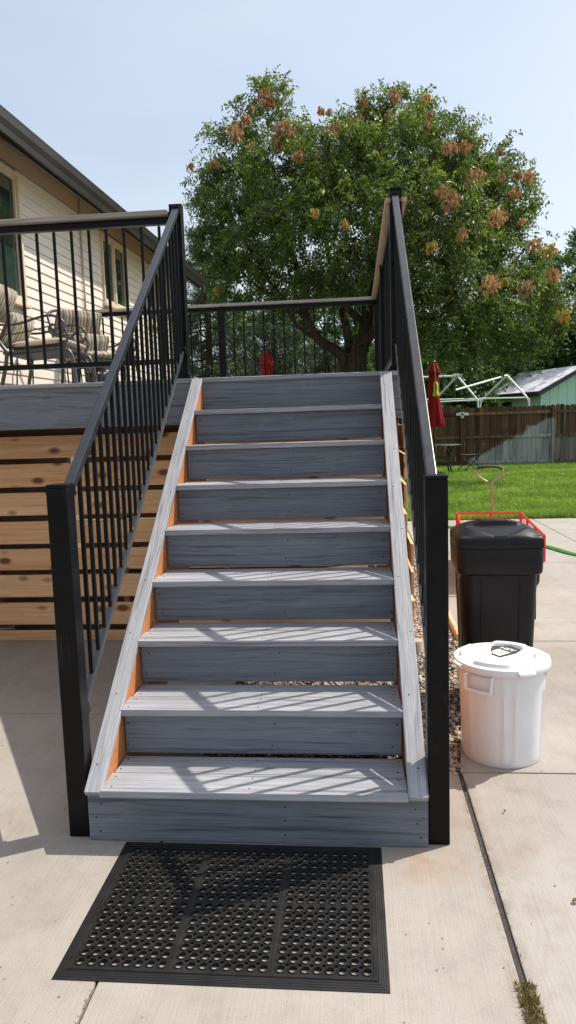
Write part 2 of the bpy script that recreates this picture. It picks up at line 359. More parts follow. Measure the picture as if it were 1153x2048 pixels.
def quads(name, V, mat, smooth=False):               # V: (n,4,3) loose quads
    V = np.asarray(V, np.float32); n = len(V); me = bpy.data.meshes.new(name)
    me.vertices.add(n*4); me.vertices.foreach_set('co', V.reshape(-1)); me.loops.add(n*4); me.polygons.add(n)
    me.loops.foreach_set('vertex_index', np.arange(n*4, dtype=np.int32)); me.polygons.foreach_set('loop_start', np.arange(0, n*4, 4, dtype=np.int32))
    me.polygons.foreach_set('loop_total', np.full(n, 4, np.int32)); me.update(calc_edges=True); me.materials.append(M[mat]); return me
def tris(name, V, mat):
    V = np.asarray(V, np.float32); n = len(V); me = bpy.data.meshes.new(name)
    me.vertices.add(n*3); me.vertices.foreach_set('co', V.reshape(-1)); me.loops.add(n*3); me.polygons.add(n)
    me.loops.foreach_set('vertex_index', np.arange(n*3, dtype=np.int32)); me.polygons.foreach_set('loop_start', np.arange(0, n*3, 3, dtype=np.int32))
    me.polygons.foreach_set('loop_total', np.full(n, 3, np.int32)); me.update(calc_edges=True); me.materials.append(M[mat]); return me
def text_mesh(txt, size, mat, name):
    cu = bpy.data.curves.new('txt', 'FONT'); cu.body = txt; cu.size = size; cu.align_x = 'CENTER'; cu.align_y = 'CENTER'; cu.offset = size*.018
    o = bpy.data.objects.new('txt', cu); C.objects.link(o); dg = bpy.context.evaluated_depsgraph_get(); dg.update()
    me = bpy.data.meshes.new_from_object(o.evaluated_get(dg)); me.name = name; bpy.data.objects.remove(o)
    me.materials.clear(); me.materials.append(M[mat]); return me
def smoothpath(pts, k=6):
    P = [Vector(p) for p in pts]; out = []
    for i in range(len(P)-1):
        a, b, c, d = P[max(i-1, 0)], P[i], P[i+1], P[min(i+2, len(P)-1)]
        for j in range(k):
            t = j/k; out.append(.5*((2*b)+(c-a)*t+(2*a-5*b+4*c-d)*t*t+(3*b-a-3*c+d)*t**3))
    return out+[P[-1]]

# ================================================================== SETTING: ground
g = put('ground', B().box(-600, 600, -600, 600, -.5, -.09).mesh('ground', 'earth')); tag(g, kind='structure')
bed = put('patio', B().box(-4, 6, -7, 7.88, -.2, -.035).mesh('patio', 'soil')); tag(bed, kind='structure')
def slab(poly, mat='concrete'):
    cx = sum(p[0] for p in poly)/len(poly); cy = sum(p[1] for p in poly)/len(poly)
    me = B().prism([(x-cx, y-cy) for x, y in poly], 'z', -.12, 0).mesh('concrete_slab', mat, False, .004, 2)
    return put('concrete_slab', me, bed, Matrix.Translation((cx, cy, 0)))
R4 = lambda x0, x1, y0, y1: [(x0, y0), (x1, y0), (x1, y1), (x0, y1)]
slab(R4(-3.4, -.4535, -6, 1.058), 'concrete2'); slab(R4(-.4465, .5815, -6, .50), 'concrete2')
slab(R4(-3.4, -.4535, 1.064, 2.42), 'concrete2')
slab(R4(.5985, 2.588, -6, .511)); slab([(.592, .519), (2.588, .519), (2.588, 2.216), (.84, 2.216)])
slab(R4(.845, 2.588, 2.224, 4.716)); slab(R4(.86, 2.588, 4.724, 7.88))
for y0, y1 in ((-6, .511), (.519, 2.216), (2.224, 4.716), (4.724, 7.88)): slab(R4(2.598, 5.6, y0, y1))
put('expansion_joint', B().box(.5825, .5972, -5.5, .515, -.06, -.007).mesh('expansion_joint', 'joint'), bed)
gb = put('gravel_bed', B().box(-3.4, .85, .4, 7.8, -.034, -.024).mesh('gravel_bed', 'soil')); tag(gb, kind='structure')
# loose gravel beside the stairs
ico = np.array([(1, 0, 0), (-1, 0, 0), (0, 1, 0), (0, -1, 0), (0, 0, 1), (0, 0, -1)], float)
of = [(0, 2, 4), (2, 1, 4), (1, 3, 4), (3, 0, 4), (2, 0, 5), (1, 2, 5), (3, 1, 5), (0, 3, 5)]
st = []
def inbed(x, y): return x < (.585 + max(0, min(1, (y-.52)/1.7))*.25) if y > .52 else False
cnt = 0
while cnt < 10300:
    y = .52 + 4.6*random.random()**1.25; x = .41 + .45*random.random()
    if cnt <= 7800 and not inbed(x, y): continue
    if cnt > 7800: x = -.44+.85*random.random(); y = .55+1.6*random.random()
    r = .006+.011*random.random()**2
    P = ico*np.array([r*(1+.7*random.random()), r*(.7+.5*random.random()), r*(.5+.3*random.random())])*(1+rng.uniform(-.25, .25, (6, 3)))
    a = random.random()*6.3; ca, sa = math.cos(a), math.sin(a); tl = rng.uniform(-.5, .5, 2)
    P = np.stack([P[:, 0]*ca-P[:, 1]*sa, P[:, 0]*sa+P[:, 1]*ca, P[:, 2]+P[:, 0]*tl[0]+P[:, 1]*tl[1]], 1)+np.array([x, y, -.018+.012*random.random()])
    st += [P[list(f)] for f in of]; cnt += 1
tag(put('gravel', tris('gravel', np.array(st), 'gravel')), 'tan and grey loose gravel strip beside the stairs', 'gravel', kind='stuff')
# merge so each stone is one island
me = bpy.data.objects['gravel'].data; bm = bmesh.new(); bm.from_mesh(me); bmesh.ops.remove_doubles(bm, verts=bm.verts, dist=1e-6); bm.to_mesh(me); bm.free()
ed = put('wood_edging', B().box(-.012, .012, -1.35, 1.35, -.06, .035).mesh('wood_edging', 'cedar', False, .003), None, T(.833, 3.6, 0))
tag(ed, 'thin wooden edging strip between gravel and concrete', 'edging')
# lawn
lw = B(); nx, ny = 60, 40
vs = [(-16+46*i/nx, 7.88+32*j/ny, .0+.012*math.sin(i*1.7)*math.sin(j*2.3)) for j in range(ny+1) for i in range(nx+1)]
lw.add(vs, [(j*(nx+1)+i, j*(nx+1)+i+1, (j+1)*(nx+1)+i+1, (j+1)*(nx+1)+i) for j in range(ny) for i in range(nx)])
tag(put('lawn', lw.mesh('lawn', 'lawn', True)), kind='structure')
def blades(n, x0, x1, y0, y1, pw, h0, h1, wd):
    y = y0+(y1-y0)*rng.random(n)**pw; x = x0+(x1-x0)*rng.random(n)
    a = rng.random(n)*2*PI; h = h0+(h1-h0)*rng.random(n); ln = rng.normal(0, .55, (n, 2))*h[:, None]
    b = np.stack([x, y, np.zeros(n)], 1); d = np.stack([np.cos(a), np.sin(a), np.zeros(n)], 1)*wd*(.6+.8*rng.random(n))[:, None]
    tip = b+np.stack([ln[:, 0], ln[:, 1], h], 1)
    return np.stack([b-d, b+d, tip], 1)
gv = np.concatenate([blades(150000, .9, 7.5, 7.86, 20, 1.9, .03, .075, .005), blades(50000, .9, 9, 9, 20, 1, .03, .08, .008), blades(9000, .9, 5.4, 7.82, 8.0, 1, .03, .09, .004)])
tag(put('grass', tris('grass', gv, 'grass')), 'short green mown grass blades covering the back yard', 'grass', kind='stuff')
# weeds in the expansion joint and debris
wv = np.concatenate([blades(1300, .566, .614, -.80, -.555, .8, .003, .014, .0013), blades(120, .575, .605, -.58, .45, 1, .004, .013, .0012), blades(70, -.456, -.444, -1.0, -.6, 1, .003, .010, .001)])
wv = np.concatenate([wv, blades(160, .572, .610, -.80, -.60, 1, .010, .026, .0022)])
tag(put('joint_weeds', tris('joint_weeds', wv, 'weed')), 'dry tuft of weeds growing in the concrete joint', 'weeds', kind='stuff')
db = []
for i in range(620):
    x = random.choice([random.uniform(.62, 2.4), random.uniform(-1.7, .57), random.uniform(-1.7, -.75)]); y = random.uniform(-.9, 4.5) if x > .62 else random.uniform(-.9, .45 if x > -.7 else 2.1)
    if -.6 < x < .3 and -.65 < y < .05 or (-.7 < x < .5 and y > -.02): continue
    r = random.uniform(.0013, .0055)*random.uniform(.5, 1); a = random.random()*6.3; dx, dy = r*math.cos(a), r*math.sin(a)
    db.append([(x-dx, y-dy, .0008), (x+dy*.5, y-dx*.5, .0035), (x+dx*1.3, y+dy*1.3, .001), (x-dy*.5, y+dx*.5, .003)])
tag(put('debris', quads('debris', db, 'leaflitter')), 'tiny scattered bits of leaf litter on the concrete', 'debris', kind='stuff')
def leaf(x, y, rz, s, label):
    b = B(); n = 8; vs = []
    for i in range(n+1):
        t = i/n; wd = math.sin(PI*t**.8)*.32*s; zz = .004+.012*math.sin(PI*t)*s*8
        vs += [(s*(t-.5), -wd, zz+.006), (s*(t-.5), 0, zz*.5+.001), (s*(t-.5), wd, zz+.004)]
    b.add(vs, [(i*3+k, i*3+k+1, i*3+k+4, i*3+k+3) for i in range(n) for k in range(2)])
    return tag(put('dry_leaf', b.mesh('dry_leaf', 'leaflitter', True), None, T(x, y, .001, 0, 0, rz)), label, 'leaf')
leaf(.8, -.25, .3, .022, 'small dry brown leaf curled on the right concrete slab')
leaf(.70, .22, 1.2, .013, 'tiny dark leaf scrap right of the expansion joint below the white bin')

# ================================================================== HOUSE
HS = math.atan(.032)
hy = 4.1                                             # house frame: local x out of wall, y along wall
house = thing('house', 'cream clapboard house with dark gutter left of the deck', 'house', (-2.7, hy, 0), -HS)
Y0, Y1 = -4.2, 5.15                                  # wall extent (local y)
put('wall_core', B().box(-6.5, -.035, Y0, Y1, 0, 3.83).mesh('wall_core', 'siding'), house, local=Matrix())
SP = .0895; wins = [(-1.25, .13, 2.50, 3.62), (2.06, 2.90, 2.83, 3.62), (3.75, 4.45, 2.83, 3.62)]
def cuts(z0, z1):
    segs = [(Y0, Y1)]
    for a, b, c, d in wins:
        if z1 > c-.03 and z0 < d+.03:
            out = []
            for s0, s1 in segs:
                if s0 < a and b < s1: out += [(s0, a), (b, s1)]
                else: out.append((s0, s1))
            segs = out
    return segs
k = 0; z = 1.34
while z < 3.60:
    for s0, s1 in cuts(z, z+SP):
        b = B().prism([(-.034, z-.003), (-.016, z-.003), (-.016, z-.007), (-.002, z-.007), (-.0005, z-.002), (-.010, z+SP-.009), (-.034, z+SP-.009)], 'y', s0, s1)
        put('siding_board', b.mesh('siding_board', 'siding'), house, local=Matrix())
    z += SP
put('frieze_board', B().box(-.034, .004, Y0, Y1, z, 3.86).mesh('frieze_board', 'frieze', False, .003), house, local=Matrix())
# foundation strip
put('foundation', B().box(-.034, -.012, Y0, Y1, 0, 1.336).mesh('foundation', 'foundation'), house, local=Matrix())
def window(a, b, c, d):
    w_ = put('window', B().box(-.034, -.020, a, b, c, d).mesh('window', 'glass'), house, local=Matrix())
    fr = B()
    t = .035
    for q in ((a, b, c-.0, c+t), (a, b, d-t, d), (a, a+t, c+t, d-t), (b-t, b, c+t, d-t)): fr.box(-.03, .022, *q)
    put('frame', fr.mesh('frame', 'vinyl', False, .003), w_, local=Matrix())
    mid = (a+b)/2; sa = B()
    for q in ((mid-.02, mid+.02, c+t, d-t),): sa.box(-.024, .010, *q)
    for s0, s1, dp in ((a+t, mid-.02, .0), (mid+.02, b-t, .006)):
        for q in ((s0, s1, c+t, c+t+.028), (s0, s1, d-t-.028, d-t), (s0, s0+.022, c+t+.028, d-t-.028), (s1-.022, s1, c+t+.028, d-t-.028)): sa.box(-.026, -.004+dp, *q)
    put('sash', sa.mesh('sash', 'vinyl', False, .002), w_, local=Matrix())
    put('sill', B().box(-.03, .045, a-.03, b+.03, c-.035, c-.002).mesh('sill', 'vinyl', False, .004), w_, local=Matrix())
for q in wins: window(*q)
# sloped soffit, fascia, gutter, roof
GX, GZ = .405, 3.757
E0, E1 = Y0-.3, Y1+.35
put('soffit', B().prism([(.0, 3.87), (GX-.03, GZ-.155), (GX-.03, GZ-.145), (.0, 3.88)], 'y', E0, E1).mesh('soffit', 'soffit'), house, local=Matrix())
put('fascia', B().box(GX-.105, GX-.085, E0, E1, GZ-.17, GZ-.005).mesh('fascia', 'gutter', False, .002), house, local=Matrix())
gp = [(GX-.083, GZ-.012), (GX-.083, GZ-.15), (GX-.03, GZ-.165), (GX-.022, GZ-.12), (GX-.004, GZ-.075), (GX, GZ-.03), (GX+.004, GZ-.006), (GX-.012, GZ), (GX-.012, GZ-.02), (GX-.02, GZ-.07), (GX-.07, GZ-.14), (GX-.076, GZ-.012)]
gu = put('gutter', B().prism(gp, 'y', E0, E1).mesh('gutter', 'gutter'), house, local=Matrix())
put('roof', B().prism([(GX-.06, GZ+.005), (GX-.05, GZ+.022), (-3.4, GZ+1.06), (-7.2, GZ-.1), (-7.2, GZ-.12), (-3.4, GZ+1.04)], 'y', E0, E1).mesh('roof', 'shingle'), house, local=Matrix())
put('gable_wall', B().prism([(-6.5, 3.82), (-.04, 3.82), (-3.4, GZ+1.02)], 'y', Y1-.03, Y1-.001).mesh('gable_wall', 'siding'), house, local=Matrix())
put('downspout', B().tube(smoothpath([(GX-.03, E1-.06, GZ-.15), (GX-.035, E1-.06, GZ-.27), (GX-.16, E1-.10, GZ-.38), (.06, Y1-.06, GZ-.47), (.04, Y1-.05, GZ-.7), (.04, Y1-.05, .2)], 5), .034, 8).mesh('downspout', 'gutter', True, 0, 1, 50), house, local=Matrix())
put('cable_conduit', B().tube([(.012, 1.48, 3.80), (.011, 1.48, 3.3), (.011, 1.49, 1.7)], .009, 6).tube(smoothpath([(.02, 1.47, 3.5), (.03, 1.44, 3.0), (.012, 1.45, 2.6), (.03, 1.47, 2.3), (.012, 1.48, 1.75)]), .003, 5).mesh('cable_conduit', 'conduit', True), house, local=Matrix())
put('eave_wire', B().tube(smoothpath([(.03, E0, 3.83), (.03, -1, 3.845), (.03, .4, 3.825), (.03, 1.45, 3.84), (.03, 4.5, 3.84)]), .004, 5).mesh('eave_wire', 'ink'), house, local=Matrix())

# ================================================================== DECK
DZ, DY, DXR, DXL = 1.632, 1.888, .50, -2.62
deck = thing('deck', 'raised deck with grey composite boards and fascia behind the stairs', 'deck', (-1, 3.4, 0))
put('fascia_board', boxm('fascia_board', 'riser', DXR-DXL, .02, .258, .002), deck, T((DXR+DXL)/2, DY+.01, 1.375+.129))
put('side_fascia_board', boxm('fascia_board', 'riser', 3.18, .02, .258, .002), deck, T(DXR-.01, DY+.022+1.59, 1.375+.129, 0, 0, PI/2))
bm_ = boxm('deck_board', 'tread', DXR-DXL, .137, .024, .003)
for i in range(23): put('deck_board', bm_, deck, T((DXR+DXL)/2, DY-.012+.0685+i*.1405, DZ-.012))
jm = B().box(-.019, .019, DY+.024, 5.06, 1.39, DZ-.028).mesh('joist', 'frame_wood')
for i in range(8): put('joist', jm, deck, Matrix.Translation((DXL+.06+i*.425, 0, 0)))
put('beam', B().box(DXL, .47, 2.36, 2.44, 1.20, 1.385).mesh('beam', 'frame_wood', False, .003), deck)
fpm = B().box(-.045, .045, -.045, .045, .06, 1.198).mesh('support_post', 'frame_wood', False, .003)
ftm = B().lathe([(.085, -.1), (.085, .06), (.08, .068)], 20).mesh('footing', 'footing', True, 0, 1, 40)
for x in (-2.2, -.87, .44):
    put('support_post', fpm, deck, T(x, 2.40, 0)); put('footing', ftm, deck, T(x, 2.40, 0))
put('footing', B().lathe([(.05, -.1), (.05, .055), (.046, .06)], 20).mesh('footing', 'footing', True, 0, 1, 40), deck, T(.545, 2.06, 0))
# cedar skirt
skirt = thing('deck_skirt', 'horizontal knotty cedar slat skirt under the deck', 'slat skirt', (-1, 2.27, 0))
zs = [(1.194, 1.335), (1.011, 1.159), (.828, .975), (.646, .792), (.472, .610), (.290, .436), (.109, .254), (.003, .069)]
skm = B().lathe([(.0035, -.004), (.0035, .0004), (.0015, .0006)], 8).mesh('screw', 'screw')
for i, (a, b) in enumerate(zs):
    me = boxm('skirt_board', 'cedar', 3.12-.05*(i < 3), .019, b-a, .002)
    sb = put('skirt_board', me, skirt, T(-1.06-.02*(i < 3), 2.279, (a+b)/2+random.uniform(-.002, .002), 0, random.uniform(-.0018, .0018), random.uniform(-.001, .001)))
    for x in (-2.3, -1.28, -.62, .30):
        for zz in (.25, .75):
            if b-a > .1: put('screw', skm, sb, T(x+random.uniform(-.008, .008), 2.2693, a+(b-a)*zz, PI/2))
um = B().box(-.019, .019, 2.2895, 2.325, .01, 1.375).mesh('skirt_upright', 'frame_wood', False, .002)
for x in (-2.3, -1.28, -.62, .30, .46): put('skirt_upright', um, skirt, Matrix.Translation((x, 0, 0)))
for i, (a, b) in enumerate(zs):                       # return along the right side
    me = boxm('skirt_board', 'cedar', 2.6, .019, b-a, .002)
    put('skirt_board', me, skirt, T(.515+(.035 if i > 3 else 0), (2.262 if i < 4 else 2.235)+1.3, (a+b)/2, 0, 0, PI/2))

for i, (a, b) in enumerate(zs):  # unseen rear slats, added to keep sunlight out from under the deck
    put('skirt_board', boxm('skirt_board', 'cedar', 3.08, .019, b-a+.02, .002), skirt, T(-1.06, 5.03, (a+b)/2))

# ================================================================== STAIRS
RUN, RISE, H1 = .236, .18, .187
XL, XR, BL, BR = -.634, .356, -.692, .419
stairs = thing('staircase', 'grey composite staircase of eight treads climbing to the deck', 'stairs', (-.137, .9, 0))
ang = math.atan2(RISE, RUN)
fm = boxm('tread_board', 'tread', XR-XL+.008, .128, .024, .0035, 2); rm = boxm('tread_board', 'tread', XR-XL-.004, .125, .024, .003, 2)
scr = B(); scm = B().lathe([(.0032, -.004), (.0032, .0004), (.0012, .0006)], 8).mesh('screw', 'screw')
def screw(x, y, z, face, parent):
    put('screw', scm, parent, T(x, y, z) if face == 'z' else T(x, y, z, PI/2))
for i in range(8):
    y = -.025+i*RUN; z = H1+i*RISE
    t1 = put('tread_board', fm, stairs, T((XL+XR)/2-.004, y+.064, z-.012)); t2 = put('tread_board', rm, stairs, T((XL+XR)/2, y+.131+.0625, z-.0125))
    for t_, ys in ((t1, (.03, .10)), (t2, (.155, .23))):
        for yy in ys:
            for x in (XL+.022, XR-.022, -.15): screw(x+random.uniform(-.006, .006), y+yy, z+.0001, 'z', t_)
for i in range(9):
    y = i*RUN
    if i == 0: x0, x1, z0, z1 = BL, BR, .002, H1-.0255
    elif i < 8: x0, x1, z0, z1 = XL+.003, XR-.003, H1+(i-1)*RISE+.0095, H1+i*RISE-.0265
    else: break
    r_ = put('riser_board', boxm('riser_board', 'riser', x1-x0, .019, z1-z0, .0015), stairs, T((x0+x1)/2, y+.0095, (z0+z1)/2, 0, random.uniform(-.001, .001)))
    for x in ((x0+.02, x1-.02, -.1) if i else (x0+.035, x1-.035, -.04)):
        for zz in ((.22, .78) if i else (.2, .5, .8)): screw(x+random.uniform(-.012, .012), y-.0002, z0+(z1-z0)*zz, 'y', r_)
# closed stringers with composite caps
ye, yb = DY-.002, 0.021
zl = lambda y: H1+(y+.025)*RISE/RUN
for x0, x1 in ((BL+.004, XL-.004), (XR+.004, BR-.004)):
    poly = [(yb, .002), (yb, zl(yb)-.034), (ye, zl(ye)-.034), (ye, 1.05), (.75, .15), (.62, .002)]
    put('stringer', B().prism(poly, 'x', x0, x1).mesh('stringer', 'stained', False, .002), stairs)
    a = Vector((0, -.024, zl(-.024)-.006)); L = (ye-.004+.024)/math.cos(ang)-.012
    cm = boxm('stringer_cap', 'tread', L, x1-x0+.008, .022, .002)
    mid = Vector(((x0+x1)/2, -.024, zl(-.024)-.0165))+Vector((0, math.cos(ang), math.sin(ang)))*(L/2+.004)
    cp_ = put('stringer_cap', cm, stairs, Matrix.Translation(mid) @ Matrix.Rotation(PI/2, 4, 'Z') @ Matrix.Rotation(-ang, 4, 'Y'))
    for k in range(9):
        yy = .05+k*.215
        put('screw', scm, cp_, Matrix.Translation(((x0+x1)/2+random.uniform(-.02, .02), yy, zl(yy)-.003)) @ Matrix.Rotation(ang, 4, 'X'))

# ================================================================== RAILINGS
PS = .068
def post(parent, x, y, z0, z1, flange=False, name='post'):
    o = put(name, B().box(-PS/2, PS/2, -PS/2, PS/2, 0, z1-z0-.012).mesh(name, 'black', False, .004, 2), parent, T(x, y, z0))
    put('post_cap', B().box(-PS/2-.0004, PS/2+.0004, -PS/2-.0004, PS/2+.0004, -.0115, 0).mesh('post_cap', 'black', False, .004, 2), o, T(x, y, z1))
    if flange: put('base_flange', B().prism([(-.055, -.055), (.055, -.055), (.055, .055), (-.055, .055)], 'z', 0, .012).box(-.044, .044, -.044, .044, .0121, .03).mesh('base_flange', 'black', False, .003), o, T(x, y, z0+.0005))
    return o
SR = .772; ra = math.atan(SR)
def bar(parent, name, p, q, wx, hz, mat='blackrail', bevel=.003):
    p, q = Vector(p), Vector(q); d = q-p; L = d.length
    h = math.atan2(d.y, d.x); e = math.asin(d.z/L)
    return put(name, boxm(name, mat, L, wx, hz, bevel, 2), parent, Matrix.Translation((p+q)/2) @ Matrix.Rotation(h, 4, 'Z') @ Matrix.Rotation(-e, 4, 'Y'))
def stair_rail(name_label, xn, xf):
    th = thing('stair_railing', name_label, 'railing', (xn, .05, 0), group=None)
    post(th, xn, .018+PS/2, 0, 1.186)
    dx = .010 if xn < 0 else -.006
    ya, yb_ = .088, 1.899
    zt = lambda y: 1.183+(y-.1)*SR-.016
    zb = lambda y: .437+(y-.1)*SR*.985-.014
    X = lambda y: xn+dx+(xf-xn)*(y-.05)/1.88
    bar(th, 'hand_rail', (X(ya), ya, zt(ya)), (X(yb_), yb_, zt(yb_)), .032, .029)
    bar(th, 'bottom_rail', (X(ya), ya, zb(ya)), (X(yb_), yb_, zb(yb_)), .022, .025)
    for k in range(23):
        y = .118+k*.0790
        a, b_ = zb(y)+.006, zt(y)-.006
        me = boxm('baluster', 'black', .0138, .0138, b_-a, .0012)
        put('baluster', me, th, T(X(y), y, (a+b_)/2))
    for zf in (zt, zb):
        put('rail_bracket', boxm('rail_bracket', 'black', .040, .026, .044, .003), th, T(X(1.886), 1.887, zf(1.887)+.002, ra*.5))
        put('rail_bracket', boxm('rail_bracket', 'black', .040, .024, .042, .003), th, T(X(.099), .099, zf(.099)-.004, ra*.5))
    return th
stair_rail('black metal stair railing with post on the left of the stairs', -.735, -.752)
stair_rail('black metal stair railing with post on the right beside the bins', .455, .457)
CZ0, CZ1 = 2.524, 2.550
def flat_rail(th, p, q, sp, inset=.034, caps=(0, 0), cap_w=.125, capname='drink_rail_cap', capmat='capboard'):
    p, q = Vector((*p, 0)), Vector((*q, 0)); d = (q-p); L = d.length; d.normalize()
    a, b_ = p+d*inset, q-d*inset
    bar(th, 'top_rail', a+Vector((0, 0, CZ0-.020)), b_+Vector((0, 0, CZ0-.020)), .042, .036, 'black')
    bar(th, 'bottom_rail', a+Vector((0, 0, 1.735)), b_+Vector((0, 0, 1.735)), .036, .028, 'black')
    me = boxm('baluster', 'black', .0145, .0145, CZ0-.045-1.742, .0012)
    n_ = int((L-2*inset)/sp); off = ((L-2*inset)-(n_-1)*sp)/2
    for k in range(n_):
        c = a+d*(off+k*sp); put('baluster', me, th, T(c.x, c.y, (CZ0-.045+1.742)/2))
    ca, cb = p+d*caps[0], q-d*caps[1]
    return bar(th, capname, ca+Vector((0, 0, (CZ0+CZ1)/2)), cb+Vector((0, 0, (CZ0+CZ1)/2)), cap_w, CZ1-CZ0, capmat, .004)
fy = 1.935
r1 = thing('deck_railing', 'black deck railing with flat cap in front of the cushioned chairs', 'railing', (-1.7, fy, DZ))
post(r1, -.752, fy, DZ, 2.585, True); post(r1, -2.58, fy, DZ, 2.53, True)
flat_rail(r1, (-2.58, fy), (-.752, fy), .1015, caps=(-.03, .038))
r2 = thing('deck_railing', 'black deck railing running back along the right deck edge', 'railing', (.457, 3.4, DZ))
post(r2, .457, fy, DZ, 2.60, True); post(r2, .457, 3.47, DZ, 2.523, True)
flat_rail(r2, (.457, fy), (.457, 3.47), .0975, caps=(-.034, 0), cap_w=.115, capmat='captan_bounce')
flat_rail(r2, (.457, 3.47), (.457, 5.0), .0975, caps=(.002, -.06), cap_w=.115, capmat='captan_bounce')
bpy.context.view_layer.update()
r3 = thing('deck_railing', 'black deck railing with grey cap across the far end of the deck', 'railing', (-1, 5.0, DZ))
post(r3, .457, 5.0, DZ, 2.522, True); post(r3, -1.065, 5.0, DZ, 2.522, True); post(r3, -2.57, 5.0, DZ, 2.56, True)
flat_rail(r3, (-2.57, 5.0), (-1.065, 5.0), .0985, caps=(.036, 0)); flat_rail(r3, (-1.065, 5.0), (.457, 5.0), .0985, caps=(.001, .0585))

# ================================================================== RUBBER MAT
mat_t = thing('rubber_mat', 'black rubber drainage mat with round holes before the bottom step', 'mat', (-.148, -.31, 0), 0)
def build_mat():
    b = B(); x0, x1, y0, y1 = -.566, .269, -.606, -.006; bd = .038; bar_ = .012; bar_y = .003
    cw = (x1-x0-2*bd-2*bar_)/24; ch = (y1-y0-2*bd-bar_y)/16
    zt, zw, zb = .0112, .0085, .0006; nA = 24
    rin, rim = .0108, .0132; rs = .0052
    def outer(th, hx, hy, notch):
        c, s = math.cos(th), math.sin(th)
        r = min(hx/abs(c) if abs(c) > 1e-6 else 9, hy/abs(s) if abs(s) > 1e-6 else 9)
        sx, sy = (1 if c >= 0 else -1), (1 if s >= 0 else -1)
        if notch[(sx > 0)*1+(sy > 0)*2]:
            px, py = sx*hx, sy*hy; bq = c*px+s*py; dd = bq*bq-(px*px+py*py-rs*rs)
            if dd > 0: return min(r, bq-math.sqrt(dd)), True
        return r, False
    ths = sorted([2*PI*(k+.5)/nA for k in range(nA)]+[math.atan2(sy*ch, sx*cw) % (2*PI) for sx in (-1, 1) for sy in (-1, 1)])
    n = len(ths)
    for i in range(24):
        for j in range(16):
            cx = x0+bd+cw*(i+.5)+bar_*(i//8); cy = y0+bd+ch*(j+.5)+bar_y*(j//8)
            nt = [(i % 8 != 0 if q % 2 == 0 else i % 8 != 7) and (j % 8 != 0 if q < 2 else j % 8 != 7) for q in range(4)]
            vs = []; nf = []
            for th in ths:
                ro, isn = outer(th, cw/2, ch/2, nt); c, s = math.cos(th), math.sin(th); nf.append(isn)
                rm_ = min(rim, ro*.97)
                vs += [(cx+rin*c, cy+rin*s, zb), (cx+rin*c, cy+rin*s, zt-.0008), (cx+(rin+.0008)*c, cy+(rin+.0008)*s, zt), (cx+rm_*c, cy+rm_*s, zt-.0004), (cx+(rm_+.0004)*c, cy+(rm_+.0004)*s, zw), (cx+ro*c, cy+ro*s, zw), (cx+ro*c, cy+ro*s, zb)]
            fs = []
            for k in range(n):
                k2 = (k+1) % n
                for l in range(5): fs.append((k*7+l, k2*7+l, k2*7+l+1, k*7+l+1))
                if nf[k] or nf[k2]: fs.append((k*7+5, k2*7+5, k2*7+6, k*7+6))
            b.add(vs, fs)
    grid = b
    bb = B()
    # dividing bars
    for m_ in (1, 2):
        bx = x0+bd+cw*8*m_+bar_*(m_-1); bb.box(bx, bx+bar_, y0+bd, y1-bd, zb, zw)
    for (xa, xb) in ((x0+bd, x0+bd+8*cw), (x0+bd+8*cw+bar_, x0+bd+16*cw+bar_), (x0+bd+16*cw+2*bar_, x1-bd)):
        bb.box(xa, xb, y0+bd+8*ch, y0+bd+8*ch+bar_y, zb, zw)
    # bevelled, ribbed border
    prof = [(0, .0005), (0, .002)]
    for k in range(4):
        u = .003+k*.006; h_ = .002+k*.0015; prof += [(u, h_), (u+.0042, h_+.0011), (u+.005, h_+.0002)]
    prof += [(.028, .0105), (bd, .0105), (bd, .0008)]
    cs = [(x0, y0, 1, 1), (x1, y0, -1, 1), (x1, y1, -1, -1), (x0, y1, 1, -1)]
    vs = [(cx+sx*u, cy+sy*u, z) for cx, cy, sx, sy in cs for u, z in prof]; m_ = len(prof)
    fs = [(c*m_+l, ((c+1) % 4)*m_+l, ((c+1) % 4)*m_+l+1, c*m_+l+1) for c in range(4) for l in range(m_-1)]
    bo = B().add(vs, fs)
    return grid, bb, bo
gr_, ba_, bo_ = build_mat()
put('mat_web', gr_.mesh('mat_web', 'rubber'), mat_t); put('divider_bars', ba_.mesh('divider_bars', 'rubber', False, .001), mat_t); put('mat_border', bo_.mesh('mat_border', 'rubber'), mat_t)

